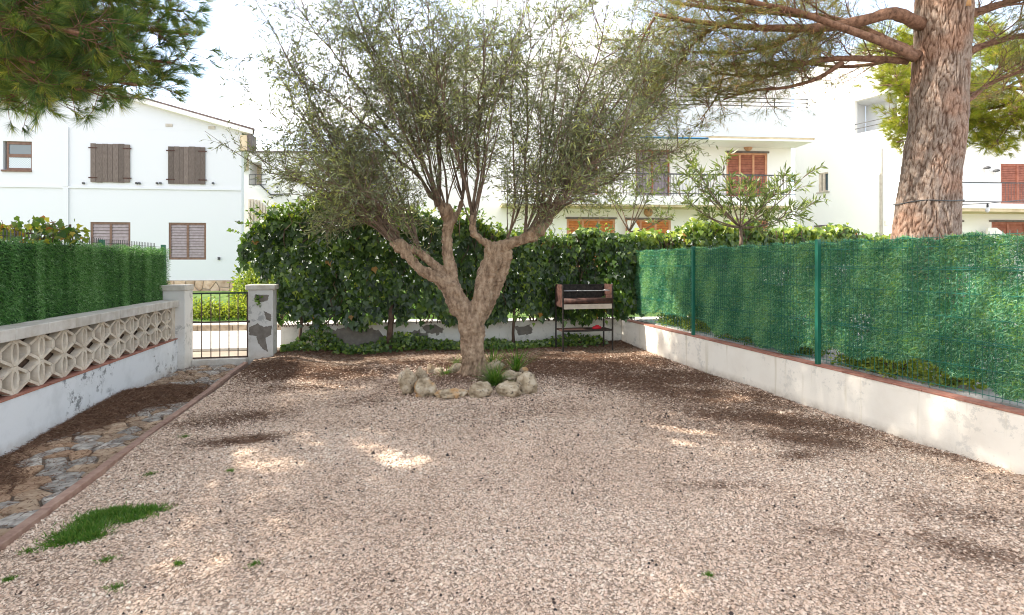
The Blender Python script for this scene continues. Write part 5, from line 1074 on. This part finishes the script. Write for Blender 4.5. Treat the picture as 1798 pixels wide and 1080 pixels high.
pts = [FC.uz(457, 324), FC.uz(476, 342), FC.uz(497, 342.5)]; mb = MB()
for i in range(2): mb.bar((pts[i][0], -.05, pts[i][1]), (pts[i+1][0], -.05, pts[i+1][1]), .06)
mb.build('stair_rail', 'rail', fc)
for i, (px, yt) in enumerate([(439, 350), (444, 350), (450, 351), (455, 352), (460, 357), (465, 361), (470, 367)]):
    a_ = FC.uz(px, yt); b2 = FC.uz(px, 400); box('louvre_fin', 'cream_board', fc, a_[0]-.05, a_[0]+.05, -.08, -.01, b2[1], a_[1])
for px, py in ((491, 287), (487, 329), (477.5, 347), (497, 360)): u, z = FC.uz(px, py); box('wall_vent', 'rail', fc, u-.045, u+.045, -.03, -.001, z-.045, z+.045)
R = rect(FC, 425, 279, 437, 299); box('awning_box', 'soffit', fc, R[0], R[1], -.3, -.002, R[2], R[3]); R = rect(FC, 502, 313, 519, 315.5); box('window_lintel', 'rail', fc, R[0], R[1], -.05, -.002, R[2], R[3]); R2_ = rect(FC, 502.5, 297, 518.5, 312.5); box('window_recess', 'cream_board', fc, R2_[0], R2_[1], -.02, -.002, R2_[2], R2_[3])
# --- apartment house behind the olive
FA = Frame(at_d(1000, HY, 23), -8.2)
ap = thing('apartment_house', 'cream apartment block with orange shutters and white balconies behind the hedge', 'building', tuple(FA.p), FA.a)
g1 = rect(FA, 995, 384, 1080, 470); g2 = rect(FA, 1098.5, 385, 1178, 470); g3 = rect(FA, 1292, 386.5, 1348.5, 470); f1 = rect(FA, 1275.5, 268, 1347.5, 352); f2 = rect(FA, 1116, 262, 1177, 352); f3 = rect(FA, 985, 262, 1050, 352)
u0, u1 = FA.u(700), FA.u(1389); ztop = FA.z(1300, 120)
wall_holes(u0, u1, 0, ztop, [g1, g2, g3, f1, f2, f3], 0, .25).build('wall', 'house_plaster', ap)
box('end_wall', 'house_plaster', ap, u1-.25, u1, .252, 8, 0, ztop); box('flat_roof', 'house_plaster', ap, u0, u1+.05, -.05, 8, ztop+.002, ztop+.25)
louvre(ap, g1, .03, 'light_frame', 'orange_wood', 18, 3, .09, 'window_shutter'); louvre(ap, g2, .03, 'light_frame', 'orange_wood', 18, 3, .09, 'window_shutter'); louvre(ap, g3, .03, 'light_frame', 'red_wood', 18, 3, .09, 'window_shutter')
louvre(ap, f1, .03, 'light_frame', 'red_wood', 18, 3, .09, 'door_shutter'); louvre(ap, f2, .10, 'red_wood', 'slat', 16, 2, .08, 'door_shutter'); louvre(ap, f3, .10, 'red_wood', 'slat', 16, 2, .08, 'door_shutter')
for R in (g1, g2, g3, f1): box('lintel', 'fascia_brown', ap, R[0]-.05, R[1]+.06, -.05, -.001, R[3]-.02, R[3]+.06)
# first-floor balcony
bv = -1.15; zb0, zb1 = FA.z(1200, 362, bv), FA.z(1200, 344, bv); ua, ub = FA.u(880, bv), FA.u(1398, bv)
box('balcony_slab', 'house_plaster', ap, ua, ub, bv, -.002, zb0+.05, zb1); box('balcony_soffit', 'soffit', ap, ua+.04, ub-.05, bv+.05, -.003, zb0-.02, zb0+.049)
rl = MB(); zr = FA.z(1380, 308, bv); 
rl.bar((ua, bv+.05, zr), (ub, bv+.05, zr), .05); rl.bar((ua, bv+.05, zb1+.1), (ub, bv+.05, zb1+.1), .03)
for i in range(int((ub-ua)/.13)): rl.box(ua+i*.13, ua+i*.13+.014, bv+.043, bv+.057, zb1+.001, zr-.026)
rl.build('balcony_rail', 'rail', ap, kind='stuff')
# upper balcony with solid parapet
b2v = -1.3; R = rect(FA, 1180, 190, 1433, 240, b2v); box('parapet', 'shade_plaster', ap, R[0]-4, R[1], b2v, b2v+.15, R[2]-.0, R[3]); box('parapet_return', 'shade_plaster', ap, R[1]-.15, R[1]-.001, b2v+.152, -.002, R[2], R[3])
box('upper_slab', 'house_plaster', ap, R[0]-4, R[1]-.12, b2v+.02, -.003, R[2]-.15, R[2]-.07); box('upper_soffit', 'soffit', ap, R[0]-4, R[1]-.06, b2v+.01, -.002, R[2]-.068, R[2]-.002)
zz0 = R[3]; rl = MB()
for dz in (.12, .28, .44): rl.bar((R[0]-3, b2v+.07, zz0+dz), (R[1]-.3, b2v+.07, zz0+dz), .03)
for i in range(5): rl.bar((R[1]-.35-i*1.4, b2v+.07, zz0), (R[1]-.35-i*1.4, b2v+.07, zz0+.46), .035)
rl.build('roof_rail', 'rail', ap, kind='stuff')
Ra = rect(FA, 1120, 234, 1242, 243, -1.28); 
MB().prism([(-1.45, Ra[2]), (-1.30, Ra[2]-.02), (-.1, Ra[3]+.25), (-.1, Ra[3]+.30)], 'x', Ra[0], Ra[1]).build('awning', 'awning', ap)
for px, py in ((1313, 258), (1138, 373)):
    u, z = FA.uz(px, py); o = MB().lathe([(.19, 0), (.19, .05), (.15, .12), (.05, .16)], 16).build('wall_lamp', 'lamp', ap, True); o.location = (u, -.001, z); o.rotation_euler = (math.radians(90), 0, 0)
# white panel with a slanting edge between the two ground-floor windows
ta = FA.uz(1097, 388); tb_ = FA.uz(1110, 389); tc_ = FA.uz(1128, 420); td = FA.uz(1150, 470)
MB().prism([(ta[0], ta[1]), (ta[0], 0), (td[0]+.1, 0), (td[0], td[1]), (tc_[0], tc_[1]), (tb_[0], tb_[1])], 'y', -.40, -.32).build('slanted_panel', 'house_plaster', ap)
# --- white building on the right: a long wall turned to the light, then a front with balconies
FS = Frame(at_d(1395, HY, 26.5), 0)
pS0 = Vector(at_d(1395, HY, 26.5)); az = math.radians(-14.3); dirS = Vector((-math.sin(az)*1.0, -math.cos(az), 0))      # towards the camera
pS1 = pS0 + dirS*5.6
ang = math.atan2(dirS.y, dirS.x); FS = Frame(pS0, math.degrees(ang))
wb_ = thing('white_block', 'large bright white building with a long plain wall behind the pine trunk', 'building', tuple(FS.p), FS.a)
LS = 5.9; zt_ = FS.z(1500, 95)
rw0 = rect(FS, 1500, 168, 1575, 228); rwn = rect(FS, 1437.5, 303, 1454, 337); rg = rect(FS, 1434, 398, 1455, 425)
wall_holes(0, LS, 0, zt_, [rw0, rwn, rg], 0, .22).build('wall', 'sunlit_plaster', wb_)
mid = (rwn[0]+rwn[1])/2; wf = MB().box(rwn[0]+.001, rwn[0]+.12, .02, .10, rwn[2]+.001, rwn[3]-.001).box(mid-.05, mid+.05, .021, .099, rwn[2]+.061, rwn[3]-.061).box(rwn[0]+.121, rwn[1]-.001, .02, .10, rwn[2]+.001, rwn[2]+.06).box(rwn[0]+.121, rwn[1]-.001, .02, .10, rwn[3]-.06, rwn[3]-.001).build('window', 'cream_board', wb_); box('pane', 'glass', wf, rwn[0], rwn[1], .12, .125, rwn[2], rwn[3])
box('window_sill', 'kerb', wf, rwn[0]-.08, rwn[1]+.08, -.07, -.001, rwn[2]-.05, rwn[2]-.001)
wf = MB().box(rg[0]+.001, rg[1]-.001, .05, .1, rg[2], rg[3]).build('window', 'cream_board', wb_); box('lintel', 'fascia_brown', wf, rg[0]-.1, rg[1]+.15, -.06, -.001, rg[3], rg[3]+.07)
# loggia in the upper floor
box('loggia_wall', 'shade_plaster', wb_, rw0[0]-.2, rw0[1]+.2, 1.2, 1.3, rw0[2]-.2, rw0[3]+2.5); box('loggia_side', 'shade_plaster', wb_, rw0[0]-.3, rw0[0]-.21, .221, 1.2, rw0[2]-.2, rw0[3]+2.5); box('loggia_ceiling', 'shade_plaster', wb_, rw0[0]-.2, rw0[1]+.2, .221, 1.199, rw0[3]+.001, rw0[3]+.15); box('loggia_floor', 'kerb', wb_, rw0[0]-.2, rw0[1]+.2, .221, 1.199, rw0[2]-.15, rw0[2]-.001)
mm_ = (rw0[0]+rw0[1])/2; louvre(wb_, (mm_+.1, rw0[1]-.05, rw0[2]+.02, rw0[3]-.4), 1.1, 'brown_frame', 'slat', 22, 2, .06, 'door_shutter')
rl = MB(); 
for dz in (.22, .42): rl.bar((rw0[0], .02, rw0[2]+dz), (rw0[1], .02, rw0[2]+dz), .035)
rl.build('loggia_rail', 'rail', wb_)
u = FS.u(1548); box('downpipe', 'kerb', wb_, u-.04, u+.04, -.09, -.002, .3, FS.z(1548, 260))
# street-name tile beside the pipe
R = rect(FS, 1554, 387, 1577, 395); sg = box('name_tile', 'cream_board', wb_, R[0], R[1], -.03, -.002, R[2], R[3])
# front with balconies
pF = FS.p+FS.e*LS; FF_ = Frame(pF, -8.2)
fb = thing('balcony_house', 'white house front with brown doors and railed balcony beyond the pine trunk', 'building', tuple(FF_.p), FF_.a)
fd = rect(FF_, 1757, 288, 1850, 358); fgw = rect(FF_, 1741, 389, 1830, 470); fg0 = rect(FF_, 1660, 389, 1687, 470); ue_ = FF_.u(2050)
wall_holes(.23, ue_, 0, 8.0, [fd, fgw, fg0], 0, .25).build('wall', 'house_plaster', fb)
louvre(fb, fd, .03, 'red_wood', 'red_wood', 20, 3, .09, 'door_shutter'); louvre(fb, fgw, .03, 'red_wood', 'red_wood', 20, 3, .09, 'window_shutter'); louvre(fb, fg0, .03, 'red_wood', 'red_wood', 20, 1, .08, 'window_shutter')
for R in (fgw, fg0): box('lintel', 'fascia_brown', fb, R[0]-.1, R[1]+.1, -.05, -.001, R[3]-.02, R[3]+.05)
bv = -1.0; zb0, zb1 = FF_.z(1740, 367, bv), FF_.z(1740, 358, bv); ua, ub = FF_.u(1672, bv), ue_
box('balcony_slab', 'house_plaster', fb, ua, ub, bv, -.002, zb0+.02, zb1); box('balcony_soffit', 'soffit', fb, ua+.05, ub-.05, bv+.05, -.003, zb0-.09, zb0+.019)
zr = FF_.z(1740, 320.5, bv); rl = MB(); rl.bar((ua, bv+.04, zr), (ub, bv+.04, zr), .035); rl.bar((ua, bv+.04, zb1+.08), (ub, bv+.04, zb1+.08), .03)
for i in range(int((ub-ua)/.12)):
    if ua+i*.12 > FF_.u(1762, bv): rl.box(ua+i*.12, ua+i*.12+.012, bv+.034, bv+.046, zb1+.096, zr-.018)
rl.build('balcony_rail', 'rail', fb, kind='stuff'); box('balcony_panel', 'shade_plaster', fb, ua+.02, FF_.u(1760, bv), bv+.03, bv+.05, zb1+.10, zr-.02)
for px, py in ((1727, 300), (1743, 305)):
    u, z = FF_.uz(px, py); lm = MB().lathe([(.02, .16), (.10, .12), (.11, .06), (.04, .05)], 12).build('wall_lamp', 'rail', fb, True); lm.location = (u, -.16, z); o = MB().lathe([(.05, .045), (.07, 0), (.05, -.05), (.02, -.07)], 10).build('lamp_globe', 'bulb', lm, True); MB().bar((0, .15, .1), (0, 0, .13), .03).build('lamp_arm', 'rail', lm)
def add_slanted_panel(fr, par, pxs, y):
    MB().prism([fr.uz(a, b_, y) for a, b_ in pxs], 'y', y, y+.08).build('slanted_panel', 'house_plaster', par)
add_slanted_panel(FF_, fb, [(1735, 400), (1750, 400), (1775, 418), (1800, 440), (1800, 480), (1735, 480)], -.4)  # white panel with a slanting edge on the ground floor
box('roof_edge', 'house_plaster', fb, .2, ue_+.1, -.3, 1, 8.002, 8.3)
for o in scene.objects:
    if o.type == 'MESH' and not o.data.materials: print('no material', o.name)
print('objects', len(scene.objects), 'tris', sum(sum(len(p.vertices)-2 for p in me.polygons) if len(me.polygons) < 20000 else len(me.loops)-2*len(me.polygons) for me in bpy.data.meshes))
